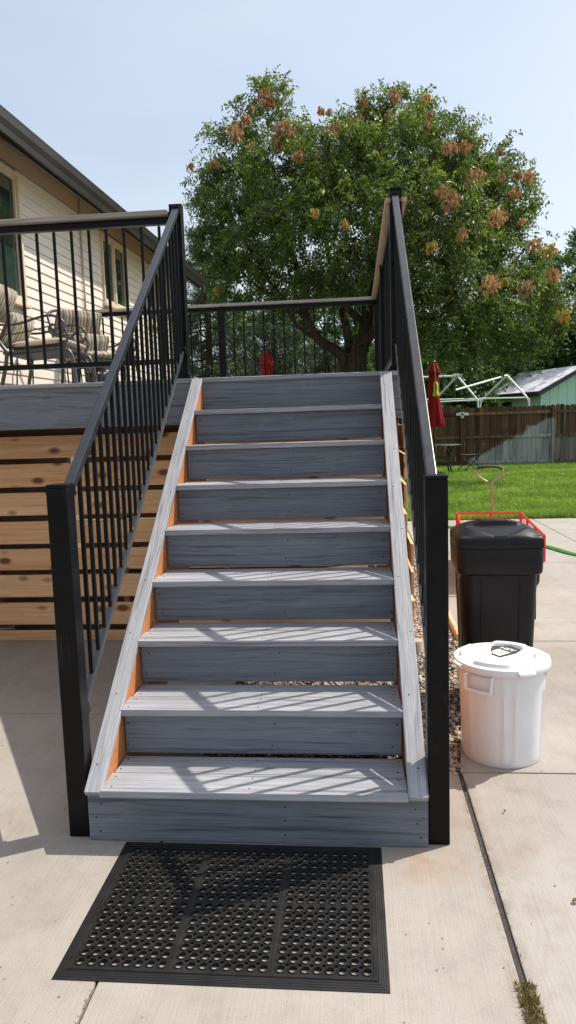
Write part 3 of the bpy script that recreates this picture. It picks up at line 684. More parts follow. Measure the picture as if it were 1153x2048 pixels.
# ================================================================== BINS
wb = thing('white_bin', 'round white plastic bin with lid standing on the concrete', 'bin', (.782, .70, 0))
def wbin():
    n = 96; prof = [(.149, .004), (.152, .0), (.156, .010), (.157, .03), (.165, .28), (.168, .300), (.1695, .375), (.1665, .376)]
    vs = []
    hand = [math.radians(-128), math.radians(52)]
    for r, z in prof:
        for k in range(n):
            a = 2*PI*k/n; rr = r
            if .02 < z < .31:
                for rb in (-148, -97, -83, -30, 30, 84, 96, 150):
                    d = abs((math.degrees(a)-rb+180) % 360-180)
                    if d < 3.2: rr += .0055*min(1, 1.6*(1-d/3.2))
            vs.append((rr*math.cos(a), rr*math.sin(a), z))
    m_ = len(prof); fs = [(i*n+k, i*n+(k+1) % n, (i+1)*n+(k+1) % n, (i+1)*n+k) for i in range(m_-1) for k in range(n)]+[tuple(range(n))[::-1]]
    put('body', B().add(vs, fs).mesh('body', 'white', True, 0, 1, 40), wb, local=Matrix())
    # grab handles
    for h in hand:
        b = B(); aw = .30; K = 10
        def arc(r, z, s): return (r*math.cos(h+s), r*math.sin(h+s), z)
        secs = []
        pts = [arc(.166, .373, -aw), arc(.198, .366, -aw*.96), arc(.200, .318, -aw*.9)] + [arc(.201, .312, -aw*.9+aw*1.8*i/K) for i in range(K+1)] + [arc(.200, .318, aw*.9), arc(.198, .366, aw*.96), arc(.166, .373, aw)]
        b.tube(pts, .0065, 6)
        put('grab_handle', b.mesh('grab_handle', 'white', True, 0, 1, 50), wb, local=Matrix())
        rec = B(); vs = []
        for z in (.30, .306, .365):
            for i in range(K+1):
                s = -aw*.85+aw*1.7*i/K; r = .1725 if z > .3 else .170
                vs.append(arc(r + (.018 if z == .306 else 0), z, s))
        rec.add(vs, [(r_*(K+1)+i, r_*(K+1)+i+1, (r_+1)*(K+1)+i+1, (r_+1)*(K+1)+i) for r_ in range(2) for i in range(K)])
        put('handle_web', rec.mesh('handle_web', 'white', True), wb, local=Matrix())
    # lid: height field in polar grid with four raised arcs
    nr = [.0, .03, .082, .088, .092, .098, .11, .128, .133, .140, .150, .158, .164, .172, .180, .1865, .189, .189, .186, .180]
    vs = []; n2 = 120
    for j, r in enumerate(nr):
        for k in range(n2):
            a = 2*PI*k/n2
            z = .402
            if r <= .088: z = .408
            elif r <= .092: z = .4065
            arcp = (math.degrees(a)-20) % 90
            up = max(0, min(1, min(arcp-14, 76-arcp)/7))
            if .128 < r < .160: z += .0135*up*(1 if .133 <= r <= .158 else .4)
            if r >= .158 and j < 15: z += .002
            if j == 15: z = .402
            if j == 16: z = .396
            if j == 17: z = .380
            if j == 18: z = .376
            if j == 19: z = .378
            vs.append((r*math.cos(a), r*math.sin(a), z))
    fs = [(i*n2+k, i*n2+(k+1) % n2, (i+1)*n2+(k+1) % n2, (i+1)*n2+k) for i in range(1, len(nr)-1) for k in range(n2)]
    fs += [tuple(range(n2, 2*n2))]
    lid = put('lid', B().add(vs, fs).mesh('lid', 'white', True, 0, 1, 45), wb, local=Matrix())
    for a in (-72, 18, 108, 198):
        A = math.radians(a); b = B(); vs = []; K = 8; pr = [(.186, .398), (.200, .394), (.202, .388), (.200, .384), (.186, .376)]
        for i in range(K+1):
            s = A-.17+.34*i/K
            vs += [(r*math.cos(s), r*math.sin(s), z) for r, z in pr]
        p_ = len(pr)
        b.add(vs, [(i*p_+l, (i+1)*p_+l, (i+1)*p_+l+1, i*p_+l+1) for i in range(K) for l in range(p_-1)]+[tuple(range(p_)), tuple(range(K*p_, K*p_+p_))[::-1]])
        put('lid_tab', b.mesh('lid_tab', 'white', True, 0, 1, 40), lid, local=Matrix())
    # shield sticker on the lid, lettering upside down to the camera
    LB = Matrix.Translation((.010, .034, .4087)) @ Matrix.Rotation(math.radians(135), 4, 'Z') @ Matrix.Diagonal((1.4, 1.4, 1, 1))
    sh = [(.057, -.021), (.016, -.066), (-.030, -.052), (-.036, -.012), (-.024, .048), (.014, .040), (.040, .018)]
    lab = put('lid_sticker', B().prism(sh, 'z', 0, .0004).mesh('lid_sticker', 'ink'), lid, local=LB)
    put('sticker_panel', B().prism([(x*.9, y*.9) for x, y in sh], 'z', .0005, .0007).mesh('sticker_panel', 'ink2'), lab, local=Matrix())
    put('sticker_icon', B().prism([(.022, -.014), (.026, .010), (.010, .032), (-.016, .038), (-.022, -.008)], 'z', .0008, .0010).mesh('sticker_icon', 'paper'), lab, local=Matrix())
    ln = B()
    for q in (-.002, .010, .022): ln.box(-.014, .012, q-.002, q+.002, .0011, .0012)
    put('icon_lines', ln.mesh('icon_lines', 'ink'), lab, local=Matrix())
    put('torn_edge', B().prism([(.057, -.021), (.040, .018), (.014, .040), (.010, .034), (.034, .010), (.049, -.020)], 'z', .0008, .0011).mesh('torn_edge', 'paper'), lab, local=Matrix())
    put('sticker_lettering', text_mesh('ASH', .026, 'paper', 'sticker_lettering'), lab, local=Matrix.Translation((.002, -.033, .0009)))
    # side label
    A = math.radians(-15); base = Matrix.Rotation(A, 4, 'Z') @ Matrix.Translation((.1712, 0, .350)) @ Matrix.Rotation(PI/2, 4, 'Z') @ Matrix.Rotation(PI/2, 4, 'X')
    def curved(name, hw, hh, zc, ac, mat, r):
        vs = []; K = 8
        for z in (zc-hh, zc+hh):
            for i in range(K+1):
                s_ = ac-hw/r+2*hw/r*i/K; vs.append((r*math.cos(s_), r*math.sin(s_), z))
        return B().add(vs, [(i, i+1, K+2+i, K+1+i) for i in range(K)]).mesh(name, mat)
    sl_ = put('side_label', curved('side_label', .024, .0085, .352, A, 'ink', .1722), wb, local=Matrix())
    tm = text_mesh('BRUTE', .0125, 'paper', 'label_lettering')
    for v_ in tm.vertices:
        x, y = v_.co.x, v_.co.y; s_ = A+x/.1726; v_.co = (.1726*math.cos(s_), .1726*math.sin(s_), .352+y)
    put('label_lettering', tm, sl_, local=Matrix())
    put('small_label', curved('small_label', .013, .009, .331, A+.03, 'paper', .1718), sl_, local=Matrix())
    put('small_label_bar', curved('small_label_bar', .013, .0028, .3245, A+.03, 'ink', .1721), sl_, local=Matrix())
wbin()
bb_ = thing('black_bin', 'tall square black plastic bin behind the white bin', 'bin', (.866, 1.30, 0), math.radians(-1.5))
def rrect(hx, hy, r, n=7):
    out = []
    for cx, cy, a0 in ((hx-r, hy-r, 0), (-hx+r, hy-r, PI/2), (-hx+r, -hy+r, PI), (hx-r, -hy+r, 1.5*PI)):
        for k in range(n+1): a = a0+PI/2*k/n; out.append((cx+r*math.cos(a), cy+r*math.sin(a)))
    return out
def loft(levels):
    b = B(); vs = []; n = None
    for hx, hy, r, z in levels:
        q = rrect(hx, hy, r); n = len(q); vs += [(x, y, z) for x, y in q]
    m_ = len(levels)
    return b.add(vs, [(i*n+k, i*n+(k+1) % n, (i+1)*n+(k+1) % n, (i+1)*n+k) for i in range(m_-1) for k in range(n)]+[tuple(range(n))[::-1], tuple(range((m_-1)*n, m_*n))])
def bbin():
    # vertical indents on each face
    put('body', loft([(.138, .138, .04, 0), (.145, .145, .045, .008), (.150, .150, .05, .05), (.172, .172, .055, .625), (.173, .173, .055, .645), (.172, .172, .055, .68)]).mesh('body', 'bplastic', True, 0, 1, 40), bb_, local=Matrix())
    rb = B()
    for sx in (-.085, .085):
        for rot in range(4):
            c, s_ = math.cos(rot*PI/2), math.sin(rot*PI/2)
            q = []
            for hw, pr, z in ((.006, .0015, .06), (.006, .0015, .61)):
                base_ = .150+(.172-.150)*(z-.05)/.575
                for x, y in ((sx-hw, -base_+.004), (sx-.002, -base_-.003), (sx+.002, -base_-.003), (sx+hw, -base_+.004)):
                    q.append((x*c-y*s_, x*s_+y*c, z))
            rb.add(q, [(0, 1, 5, 4), (1, 2, 6, 5), (2, 3, 7, 6), (0, 4, 7, 3), (0, 3, 2, 1), (4, 5, 6, 7)])
    put('ribs', rb.mesh('ribs', 'bplastic'), bb_, local=Matrix())
    put('collar', loft([(.176, .176, .05, .640), (.187, .187, .036, .650), (.190, .190, .036, .662), (.193, .193, .036, .762), (.191, .191, .036, .766)]).mesh('collar', 'bplastic', True, 0, 1, 40), bb_, local=Matrix())
    # lid
    nu = 44; hx = .197; vs = []
    def lidz(u, v):
        m_ = max(abs(u), abs(v)); rr = (abs(u)**5+abs(v)**5)**.2
        dome = .050*(1-min(1, rr)**2.6)
        pl = .004+.026*(v+1)/.95
        z = dome
        if v < -.06:
            side = .0+.075*max(0, abs(u)-.80*(v+1)/.94-.12)
            z = min(dome, pl+side)
        return .822+z
    rows = []
    for j in range(nu+1):
        for i in range(nu+1):
            u, v = -1+2*i/nu, -1+2*j/nu
            # square to rounded square
            du, dv = u*math.sqrt(1-.09*v**6), v*math.sqrt(1-.09*u**6)
            vs.append((du*hx*.975, dv*hx*.975, lidz(u, v)-.006*(max(abs(u), abs(v)) > .99)))
    fs = [(j*(nu+1)+i, j*(nu+1)+i+1, (j+1)*(nu+1)+i+1, (j+1)*(nu+1)+i) for j in range(nu) for i in range(nu)]
    # skirt
    per = [i for i in range(nu)]+[(j*(nu+1)+nu) for j in range(nu)]+[(nu*(nu+1)+i) for i in range(nu, 0, -1)]+[j*(nu+1) for j in range(nu, 0, -1)]
    base_ = len(vs); K = len(per)
    for s_, z in ((1.02, .806), (1.025, .776), (1.01, .769)):
        vs += [(vs[p][0]*s_, vs[p][1]*s_, z) for p in per]
    fs += [(per[k], base_+k, base_+(k+1) % K, per[(k+1) % K]) for k in range(K)]
    for l in range(2): fs += [(base_+l*K+k, base_+(l+1)*K+k, base_+(l+1)*K+(k+1) % K, base_+l*K+(k+1) % K) for k in range(K)]
    lid = put('lid', B().add(vs, fs).mesh('lid', 'bplastic', True, 0, 1, 42), bb_, local=Matrix())
    put('handle_grip', loft([(.082, .026, .02, .852), (.080, .024, .02, .871), (.070, .018, .015, .876)]).mesh('handle_grip', 'bplastic', True, 0, 1, 50), lid, local=T(0, .022, 0))
    h_ = B()
    for s_ in (-1,): h_.box(.1995*1, .212, -.05, .05, .44, .452)
    put('side_grip', B().box(.168, .186, -.05, .05, .40, .52).mesh('side_grip', 'bplastic', False, .006, 2), bb_, local=Matrix())
bbin()

# ================================================================== WAGON, HOSE
wg = thing('garden_wagon', 'red mesh garden wagon with a bent pull handle', 'wagon', (1.425, 4.24, 0), math.radians(-5.6))
def wagon():
    x0, x1, y0, y1, zt, zb = -.30, .30, -.72, .72, .45, .25
    rt = .011
    rim = B().tube([(x0, y0, zt), (x1, y0, zt)], rt, 6).tube([(x0, y1, zt), (x1, y1, zt)], rt, 6).tube([(x0, y0, zt), (x0, y1, zt)], rt, 6).tube([(x1, y0, zt), (x1, y1, zt)], rt, 6)
    put('top_rim', rim.mesh('top_rim', 'redpaint', True, 0, 1, 40), wg, local=Matrix())
    rim = B().tube([(x0, y0, zb), (x1, y0, zb)], rt, 6).tube([(x0, y1, zb), (x1, y1, zb)], rt, 6).tube([(x0, y0, zb), (x0, y1, zb)], rt, 6).tube([(x1, y0, zb), (x1, y1, zb)], rt, 6)
    put('bottom_rim', rim.mesh('bottom_rim', 'redpaint', True, 0, 1, 40), wg, local=Matrix())
    um_ = B().box(-.011, .011, -.011, .011, zb, zt).mesh('upright', 'redpaint', False, .002)
    for x in (x0, (x0+x1)/2+.02, x1):
        for y in (y0, y1): put('upright', um_, wg, local=T(x, y, 0))
    for y in (-.24, .24):
        for x in (x0, x1): put('upright', um_, wg, local=T(x, y, 0))
    def grid(name, o, e, L):
        b = B(); o = Vector(o); e = Vector(e)
        for k in range(1, int(L/.055)): p = o+e*(k*.055); b.tube([p+Vector((0, 0, zb)), p+Vector((0, 0, zt))], .0018, 4)
        for k in range(1, 4): z = zb+(zt-zb)*k/4; b.tube([o+Vector((0, 0, z)), o+e*L+Vector((0, 0, z))], .0018, 4)
        put(name, b.mesh(name, 'redpaint'), wg, local=Matrix())
    grid('mesh_side', (x0, y0, 0), (0, 1, 0), y1-y0); grid('mesh_side', (x1, y0, 0), (0, 1, 0), y1-y0)
    grid('mesh_end', (x0, y0, 0), (1, 0, 0), x1-x0); grid('mesh_end', (x0, y1, 0), (1, 0, 0), x1-x0)
    put('bed', B().box(x0, x1, y0, y1, zb-.006, zb+.002).mesh('bed', 'redpaint'), wg, local=Matrix())
    for y in (y0+.25, y1-.25):
        put('axle', B().tube([(x0+.02, y, .12), (x1-.02, y, .12)], .012, 8).mesh('axle', 'iron', True), wg, local=Matrix())
        put('axle_frame', B().box(x0+.15, x1-.15, y-.02, y+.02, .13, zb-.007).mesh('axle_frame', 'redpaint'), wg, local=Matrix())
        for x in (x0+.04, x1-.04):
            wh = put('wheel', B().lathe([(.02, -.03), (.08, -.02), (.08, .02), (.02, .03)], 20).mesh('wheel', 'pipe', True, 0, 1, 40), wg, local=T(x, y, .12, 0, PI/2))
            put('tyre', B().lathe([(.072, -.03), (.108, -.032), (.12, -.018), (.12, .018), (.108, .032), (.072, .03)], 24).mesh('tyre', 'darkrubber', True, 0, 1, 50), wh, local=Matrix())
    hyy = 4.98; LW = lambda v_: wmat(wg).inverted() @ v_
    A_ = lambda px, py: LW(at(px, py, hyy))
    path = smoothpath([LW(Vector((1.50, hyy+.02, .16))), A_(984.5, 1020), A_(983.5, 972), A_(988, 962), A_(1003, 951), A_(1006.5, 942), A_(1003, 936)], 5)
    h = put('pull_handle', B().tube(path, .0105, 8).tube(smoothpath([A_(975, 963.5), A_(963, 957), A_(954, 949), A_(952.5, 942), A_(956, 937)], 5), .0105, 8).mesh('pull_handle', 'rust', True, 0, 1, 60), wg, local=Matrix())
    put('grip', B().tube(smoothpath([A_(1004.5, 938), A_(999, 934.5), A_(990, 933.5), A_(970, 933.5), A_(959, 935), A_(954.5, 939)], 5), .0135, 8).mesh('grip', 'grip', True, 0, 1, 60), h, local=Matrix())
wagon()
hz_ = smoothpath([(1.0, 7.4, .012), (1.4, 7.05, .012), (1.8, 6.3, .012), (2.16, 5.55, .012), (2.33, 5.05, .012), (2.62, 4.75, .012), (3.2, 4.6, .012), (4.2, 4.9, .012)], 8)
tag(put('garden_hose', B().tube(hz_, .011, 8).tube([p+Vector((.028+.01*math.sin(i*.3), .03, 0)) for i, p in enumerate(hz_)], .011, 8).mesh('garden_hose', 'hose', True, 0, 1, 60)), 'bright green garden hose lying across the far concrete', 'hose')

# ================================================================== PATIO CHAIRS ON THE DECK
def cushion(name, sx, sy, sz, puff):
    bm = bmesh.new(); bmesh.ops.create_cube(bm, size=1); bmesh.ops.subdivide_edges(bm, edges=bm.edges[:], cuts=9, use_grid_fill=True)
    for v_ in bm.verts:
        x, y, z = v_.co*2; e_ = .75
        f_ = lambda a, b_: math.sqrt(max(0, 1-.22*a*a*a*a*0-0))
        px = x*(1-.06*abs(y)**4-.10*abs(z)**3); py = y*(1-.05*abs(x)**4-.08*abs(z)**3)
        pz = z*(1-.55*max(abs(x), abs(y))**6)*(1+puff*(1-x*x)*(1-y*y))
        v_.co = (px*sx/2, py*sy/2, pz*sz/2)
    me = bpy.data.meshes.new(name); bm.to_mesh(me); bm.free(); me.materials.append(M['cushion'])
    me.polygons.foreach_set('use_smooth', [True]*len(me.polygons)); return me
def patio_chair(label, loc, rz):
    t = thing('patio_chair', label, 'chair', loc, rz, 'striped cushioned patio chairs on the deck')
    I = lambda name, b, mat='chairmetal': put(name, b.mesh(name, mat, True, 0, 1, 60), t, local=Matrix())
    t.scale = (.92, .92, .83)
    W_ = .25
    I('seat_frame', B().tube([(-.22, -W_, .34), (.24, -W_, .37)], .016, 8).tube([(-.22, W_, .34), (.24, W_, .37)], .016, 8).tube([(.24, -W_, .37), (.24, W_, .37)], .014, 8).tube([(-.22, -W_, .34), (-.22, W_, .34)], .014, 8))
    put('seat_pan', B().box(-.2, .22, -W_+.01, W_-.01, -.008, .008).mesh('seat_pan', 'iron'), t, local=T(0, 0, .345, 0, -.065))
    for s_ in (-1, 1):
        I('leg', B().tube(smoothpath([(.20, s_*W_, .37), (.27, s_*W_, .345), (.30, s_*W_, .27), (.315, s_*(W_+.01), .12), (.325, s_*(W_+.02), .0)], 5), .0165, 8))
        I('leg', B().tube(smoothpath([(-.20, s_*W_, .36), (-.215, s_*W_, .25), (-.27, s_*(W_+.01), .0)], 5), .015, 8))
        arm = [(-.335, s_*(W_+.005), .60), (-.24, s_*(W_+.01), .575), (-.10, s_*(W_+.015), .575), (.04, s_*(W_+.015), .615), (.15, s_*(W_+.015), .635), (.235, s_*(W_+.015), .60), (.255, s_*(W_+.015), .53), (.215, s_*(W_+.015), .48), (.16, s_*(W_+.015), .485), (.14, s_*(W_+.015), .53), (.165, s_*(W_+.015), .56), (.195, s_*(W_+.015), .545)]
        I('arm', B().tube(smoothpath(arm, 5), .0105, 8).tube(smoothpath([(.253, s_*(W_+.012), .54), (.275, s_*(W_+.008), .46), (.245, s_*W_, .375)], 4), .010, 6))
        I('arm_brace', B().tube(smoothpath([(-.30, s_*W_, .52), (-.18, s_*W_, .495), (-.02, s_*W_, .515), (.13, s_*W_, .55)], 5), .006, 6))
    I('back_frame', B().tube(smoothpath([(-.19, -W_, .34), (-.26, -W_, .45), (-.38, -W_, .75), (-.47, -W_+.03, .93), (-.48, 0, .975), (-.47, W_-.03, .93), (-.38, W_, .75), (-.26, W_, .45), (-.19, W_, .34)], 5), .015, 8).tube([(-.36, -W_, .70), (-.36, W_, .70)], .010, 6))
    put('seat_cushion', cushion('seat_cushion', .49, .49, .095, .25), t, local=T(.03, 0, .412, 0, -.065))
    bc = cushion('back_cushion', .31, .47, .085, .3); tilt = math.radians(-66)
    put('back_cushion', bc, t, local=T(-.215, 0, .545, 0, tilt)); put('back_cushion', bc, t, local=T(-.335, 0, .80, 0, tilt))
    tie = B().tube(smoothpath([(-.30, -W_-.012, .66), (-.285, -W_-.02, .64), (-.29, -W_-.015, .60)], 3), .006, 5).tube(smoothpath([(-.30, W_+.012, .66), (-.285, W_+.02, .64), (-.29, W_+.015, .60)], 3), .006, 5)
    put('cushion_tie', tie.mesh('cushion_tie', 'cushion'), t, local=Matrix())
    return t
patio_chair('striped cushion chair seen side-on at the left picture edge', (-2.02, 3.0, DZ), .06)
patio_chair('striped cushion chair angled toward the stairs by the far railing', (-1.98, 3.98, DZ), math.radians(-42))
tb = thing('side_table', 'small wire side table on the deck behind the nearer chair', 'table', (-2.3, 3.72, DZ))
put('table_top', B().box(-.22, .22, -.16, .16, .40, .41).mesh('table_top', 'iron', False, .002), tb, local=Matrix())
for sx in (-1, 1):
    for sy in (-1, 1): put('leg', B().tube([(sx*.2, sy*.14, .40), (sx*.225, sy*.155, 0)], .006, 6).mesh('leg', 'iron', True), tb, local=Matrix())
put('stretcher', B().tube([(-.22, -.15, .07), (.22, -.15, .07)], .005, 6).tube([(-.22, .15, .07), (.22, .15, .07)], .005, 6).mesh('stretcher', 'iron', True), tb, local=Matrix())
pl = thing('plant_stand', 'dark brown wicker stand against the cream wall behind chairs', 'stand', (-2.13, 4.32, DZ))
put('basket', B().lathe([(.075, 0), (.08, .02), (.095, .30), (.1, .32), (.09, .32)], 20).mesh('basket', 'darkwood', True, 0, 1, 40), pl, local=Matrix())
put('rim', B().lathe([(.1, .315), (.108, .325), (.1, .335), (.09, .325)], 20).mesh('rim', 'darkwood', True), pl, local=Matrix())
bk = thing('bucket', 'black bucket lined with a shiny bin bag under the far chair', 'bucket', (-1.86, 3.62, DZ))
put('pail', B().lathe([(.055, 0), (.06, .005), (.075, .17), (.078, .175), (.074, .178)], 24).mesh('pail', 'bplastic', True, 0, 1, 40), bk, local=Matrix())
vs = []; n2 = 36
for j, (r, z) in enumerate([(.079, .10), (.083, .14), (.084, .18), (.076, .20), (.06, .17)]):
    for k in range(n2): a = 2*PI*k/n2; q = r*(1+.10*math.sin(k*2.3+j)+.06*math.sin(k*5.1+2*j)); vs.append((q*math.cos(a), q*math.sin(a), z+.012*math.sin(k*1.7+j*2)))
put('bag_liner', B().add(vs, [(j*n2+k, j*n2+(k+1) % n2, (j+1)*n2+(k+1) % n2, (j+1)*n2+k) for j in range(4) for k in range(n2)]).mesh('bag_liner', 'bag', True), bk, local=Matrix())

# ================================================================== BACK FENCE
FY = 20.1
fence = thing('picket_fence', 'brown dog-ear wooden fence with a bleached grey patch behind the lawn', 'fence', (4, FY, 0))
pk = []
for h in (1.70, 1.715, 1.73):
    hw = .0675; pr = [(-hw, 0), (hw, 0), (hw, h-.05), (hw*.86, h-.02), (hw*.45, h), (-hw*.45, h), (-hw*.86, h-.02), (-hw, h-.05)]
    pk.append(B().prism(pr, 'y', -.009, .009).mesh('picket', 'fence', False, 0))
x = -4.0
while x < 12:
    put('picket', random.choice(pk), fence, T(x, FY+random.uniform(-.003, .003), .03, 0, random.uniform(-.006, .006)))
    x += .1365+(random.choice([.0, .0, .0, .002, .004]) if x > 3.9 else random.choice([.002, .004, .007]))
for px_ in (-1.85, .75, 3.42, 6.08, 8.7, 11.3):
    put('fence_post', B().box(-.045, .045, -.045, .045, 0, 1.66).mesh('fence_post', 'fence', False, .004), fence, T(px_, FY-.057, 0))
    for z, hh in ((1.545, .085), (.855, .085), (.10, .07)):
        me = B().box(.047, 2.608, -.045, -.0125, -hh/2, hh/2).mesh('rail', 'fence', False, .004); put('rail', me, fence, T(px_, FY, z))
put('kickboard', B().box(-4, 12, FY-.03, FY-.012, .0, .06).mesh('kickboard', 'fence'), fence)
fl = thing('security_light', 'white twin-head security light on the brown fence post', 'lamp', (3.42, FY-.13, 1.5))
put('housing', B().box(-.075, .075, -.03, .02, 0, .10).mesh('housing', 'pipe', False, .01, 2), fl, local=Matrix())
put('sensor', B().lathe([(.02, -.075), (.045, -.06), (.05, -.01)], 14).mesh('sensor', 'pipe', True, 0, 1, 40), fl, local=Matrix())
put('lens', B().box(-.03, .03, -.036, -.0305, .02, .075).mesh('lens', 'ink', False, .002), fl, local=Matrix())
for s_ in (-1, 1): put('lamp_head', boxm('lamp_head', 'pipe', .075, .05, .08, .008, 2), fl, local=T(s_*.135, -.02, .045, 0, 0, s_*.4))
put('bracket', B().box(-.12, .12, .0, .045, .03, .055).mesh('bracket', 'pipe'), fl, local=Matrix())
tw = put('dead_vine', B().tube(smoothpath([(4.62, FY-.03, .9), (4.7, FY-.06, 1.05), (4.82, FY-.05, 1.12), (4.76, FY-.09, 1.0), (4.68, FY-.07, .92)], 4), .009, 5).tube(smoothpath([(4.66, FY-.05, 1.02), (4.78, FY-.08, 1.06), (4.88, FY-.05, .98)], 4), .008, 5).mesh('dead_vine', 'bark2', True))
tag(tw, 'small curl of pale dead vine hanging on the fence', 'vine')

# ================================================================== RED UMBRELLAS, TABLE, FOLDING CHAIR
def umbrella(label, x, y, ztop, zbot, wid):
    t = thing('closed_umbrella', label, 'umbrella', (x, y, 0), 0, 'folded red patio umbrellas')
    put('pole', B().tube([(0, 0, 0), (0, 0, ztop-.02)], .02, 10).mesh('pole', 'iron', True), t, local=Matrix())
    put('base', B().lathe([(.24, 0), (.24, .03), (.05, .07), (.03, .25)], 24).mesh('base', 'iron', True, 0, 1, 40), t, local=Matrix())
    def folds(prof, n=64, amp=.16, lob=8, ph=0):
        vs = []
        for i, (r, z) in enumerate(prof):
            for k in range(n):
                a = 2*PI*k/n; q = r*(1+amp*math.cos(lob*a+ph+.25*i)+.05*math.sin(3*a+i*.7)); vs.append((q*math.cos(a), q*math.sin(a), z-(.035*abs(math.sin(lob*a/2+ph)) if i == len(prof)-1 else 0)))
        m_ = len(prof)
        return B().add(vs, [(i*n+k, (i+1)*n+k, (i+1)*n+(k+1) % n, i*n+(k+1) % n) for i in range(m_-1) for k in range(n)])
    H_ = ztop-zbot
    put('canopy', folds([(wid*.28, ztop-.10), (wid*.46, ztop-.22*H_), (wid*.50, ztop-.35*H_), (wid*.50, ztop-.55*H_), (wid*.56, ztop-.62*H_), (wid*.78, ztop-.8*H_), (wid*1.0, zbot+.03), (wid*.97, zbot)]).mesh('canopy', 'redcloth', True), t, local=Matrix())
    put('top_vent', folds([(.012, ztop), (wid*.30, ztop-.02), (wid*.50, ztop-.10*H_), (wid*.66, ztop-.165*H_)], 64, .12, 8, .4).mesh('top_vent', 'redcloth', True), t, local=Matrix())
    put('finial', B().lathe([(.016, ztop-.01), (.02, ztop+.02), (.008, ztop+.045)], 12).mesh('finial', 'iron', True), t, local=Matrix())
    return t
UX, UY = 2.27, 17.0
umbrella('folded red umbrella standing in the lawn table by the fence', UX, UY, 2.90, 1.24, .245)
umbrella('folded red umbrella seen through the far deck railing', -1.70, 14.0, 3.02, 1.25, .235)
tp = thing('insect_trap', 'yellow bottle-shaped trap hanging on the folded red umbrella', 'trap', (UX+.03, UY-.235, 1.98))
put('bottle', B().lathe([(.0, .0), (.04, .0), (.085, .03), (.085, .09), (.06, .12), (.06, .33), (.035, .38), (.0, .385)], 18).mesh('bottle', 'yellow', True, 0, 1, 40), tp, local=Matrix())
put('window_strip', B().box(-.034, .034, -.0645, -.058, .14, .31).mesh('window_strip', 'lime', False, .006), tp, local=Matrix())
put('string', B().tube([(0, 0, .38), (-.01, .1, .75)], .004, 5).mesh('string', 'paper'), tp, local=Matrix())
ft = thing('lawn_table', 'dark metal patio table on the lawn under the red umbrella', 'table', (UX+.12, UY+.02, 0))
put('table_top', B().lathe([(.56, .735), (.575, .745), (.56, .757)], 40).mesh('table_top', 'iron', True, 0, 1, 40), ft, local=Matrix())
for a in (45, 135, 225, 315):
    c, s_ = math.cos(math.radians(a)), math.sin(math.radians(a))
    put('leg', B().tube(smoothpath([(.48*c, .48*s_, .735), (.33*c, .33*s_, .5), (.34*c, .34*s_, .3), (.44*c, .44*s_, 0)], 4), .022, 6).mesh('leg', 'iron', True), ft, local=Matrix())
put('ring', B().tube([(.33*math.cos(k*PI/12), .33*math.sin(k*PI/12), .42) for k in range(25)], .01, 5).mesh('ring', 'iron', True), ft, local=Matrix())
fc = thing('folding_chair', 'dark metal folding bistro chair standing on the lawn', 'chair', (3.28, 17.6, 0), math.radians(200))
for s_ in (-1, 1):
    put('leg', B().tube([(-.32, s_*.2, 0), (.22, s_*.2, .44)], .012, 6).mesh('leg', 'iron', True), fc, local=Matrix())
    put('leg', B().tube([(.30, s_*.185, 0), (-.2, s_*.185, .44), (-.30, s_*.185, .80)], .012, 6).mesh('leg', 'iron', True), fc, local=Matrix())
slm = B().box(-.028, .028, -.22, .22, .445, .46).mesh('seat_slat', 'darkwood', False, .003)
for k in range(6): put('seat_slat', slm, fc, local=T(-.17+k*.075, 0, 0))
for z, xo in ((.70, -.275), (.79, -.297)): put('back_slat', B().tube(smoothpath([(xo, -.2, z), (xo-.045, 0, z), (xo, .2, z)], 5), .014, 6).mesh('back_slat', 'iron', True), fc, local=Matrix())
put('stretcher', B().tube([(-.32, -.2, .012), (-.32, .2, .012)], .01, 6).tube([(.30, -.185, .012), (.30, .185, .012)], .01, 6).mesh('stretcher', 'iron', True), fc, local=Matrix())

# ================================================================== BEYOND THE FENCE: canopy frame, shed
cf = thing('canopy_frame', 'bare white pipe canopy frame standing behind the fence', 'frame', (4.6, 24, 0))
def frame():
    r = .034
    A1 = Vector((3.87, 24.2, 2.93)); A2 = Vector((5.62, 24.4, 2.90))
    near, farr = Vector((.53, -.75, -.82)), Vector((-.70, .95, -.80))
    for A_ in (A1, A2):
        for d in (near, farr):
            e = A_+d; g_ = e+Vector((.05*(1 if d is near else -1), -.05*(1 if d is near else -1), -.22))
            put('arch_pipe', B().tube(smoothpath([A_, A_+d*.5, e-d*.06, e+(g_-e)*.4, g_, Vector((g_.x, g_.y, 0))], 5), r, 8).mesh('arch_pipe', 'pipe', True, 0, 1, 60), cf)
    put('ridge_pipe', B().tube([A1+Vector((-3.2, -.2, .0)), A1+Vector((-.02, 0, .0))], r, 8).mesh('ridge_pipe', 'pipe', True, 0, 1, 60), cf)
    put('ridge_joint', B().box(-.16, .16, -.05, .05, -.03, .05).mesh('ridge_joint', 'pipe', False, .01), cf, Matrix.Translation(A1+Vector((.0, -.01, .02))))
    put('fallen_pipe', B().tube([A2, at(912, 780, 22.9)], r, 8).mesh('fallen_pipe', 'pipe', True, 0, 1, 60), cf)
    put('side_rail', B().tube([A1+near+Vector((-3.5, .05, .02)), A2+near+Vector((.0, .03, .0))], r*.8, 8).mesh('side_rail', 'pipe', True, 0, 1, 60), cf)
    put('side_rail', B().tube([A1+farr+Vector((-3.0, .05, -.10)), A2+farr+Vector((.0, .0, .0))], r*.8, 8).mesh('side_rail', 'pipe', True, 0, 1, 60), cf)
frame()
shed = thing('garden_shed', 'mint green shed with shingled roof behind the fence', 'shed', (7.35, 26.6, 0), math.radians(24))
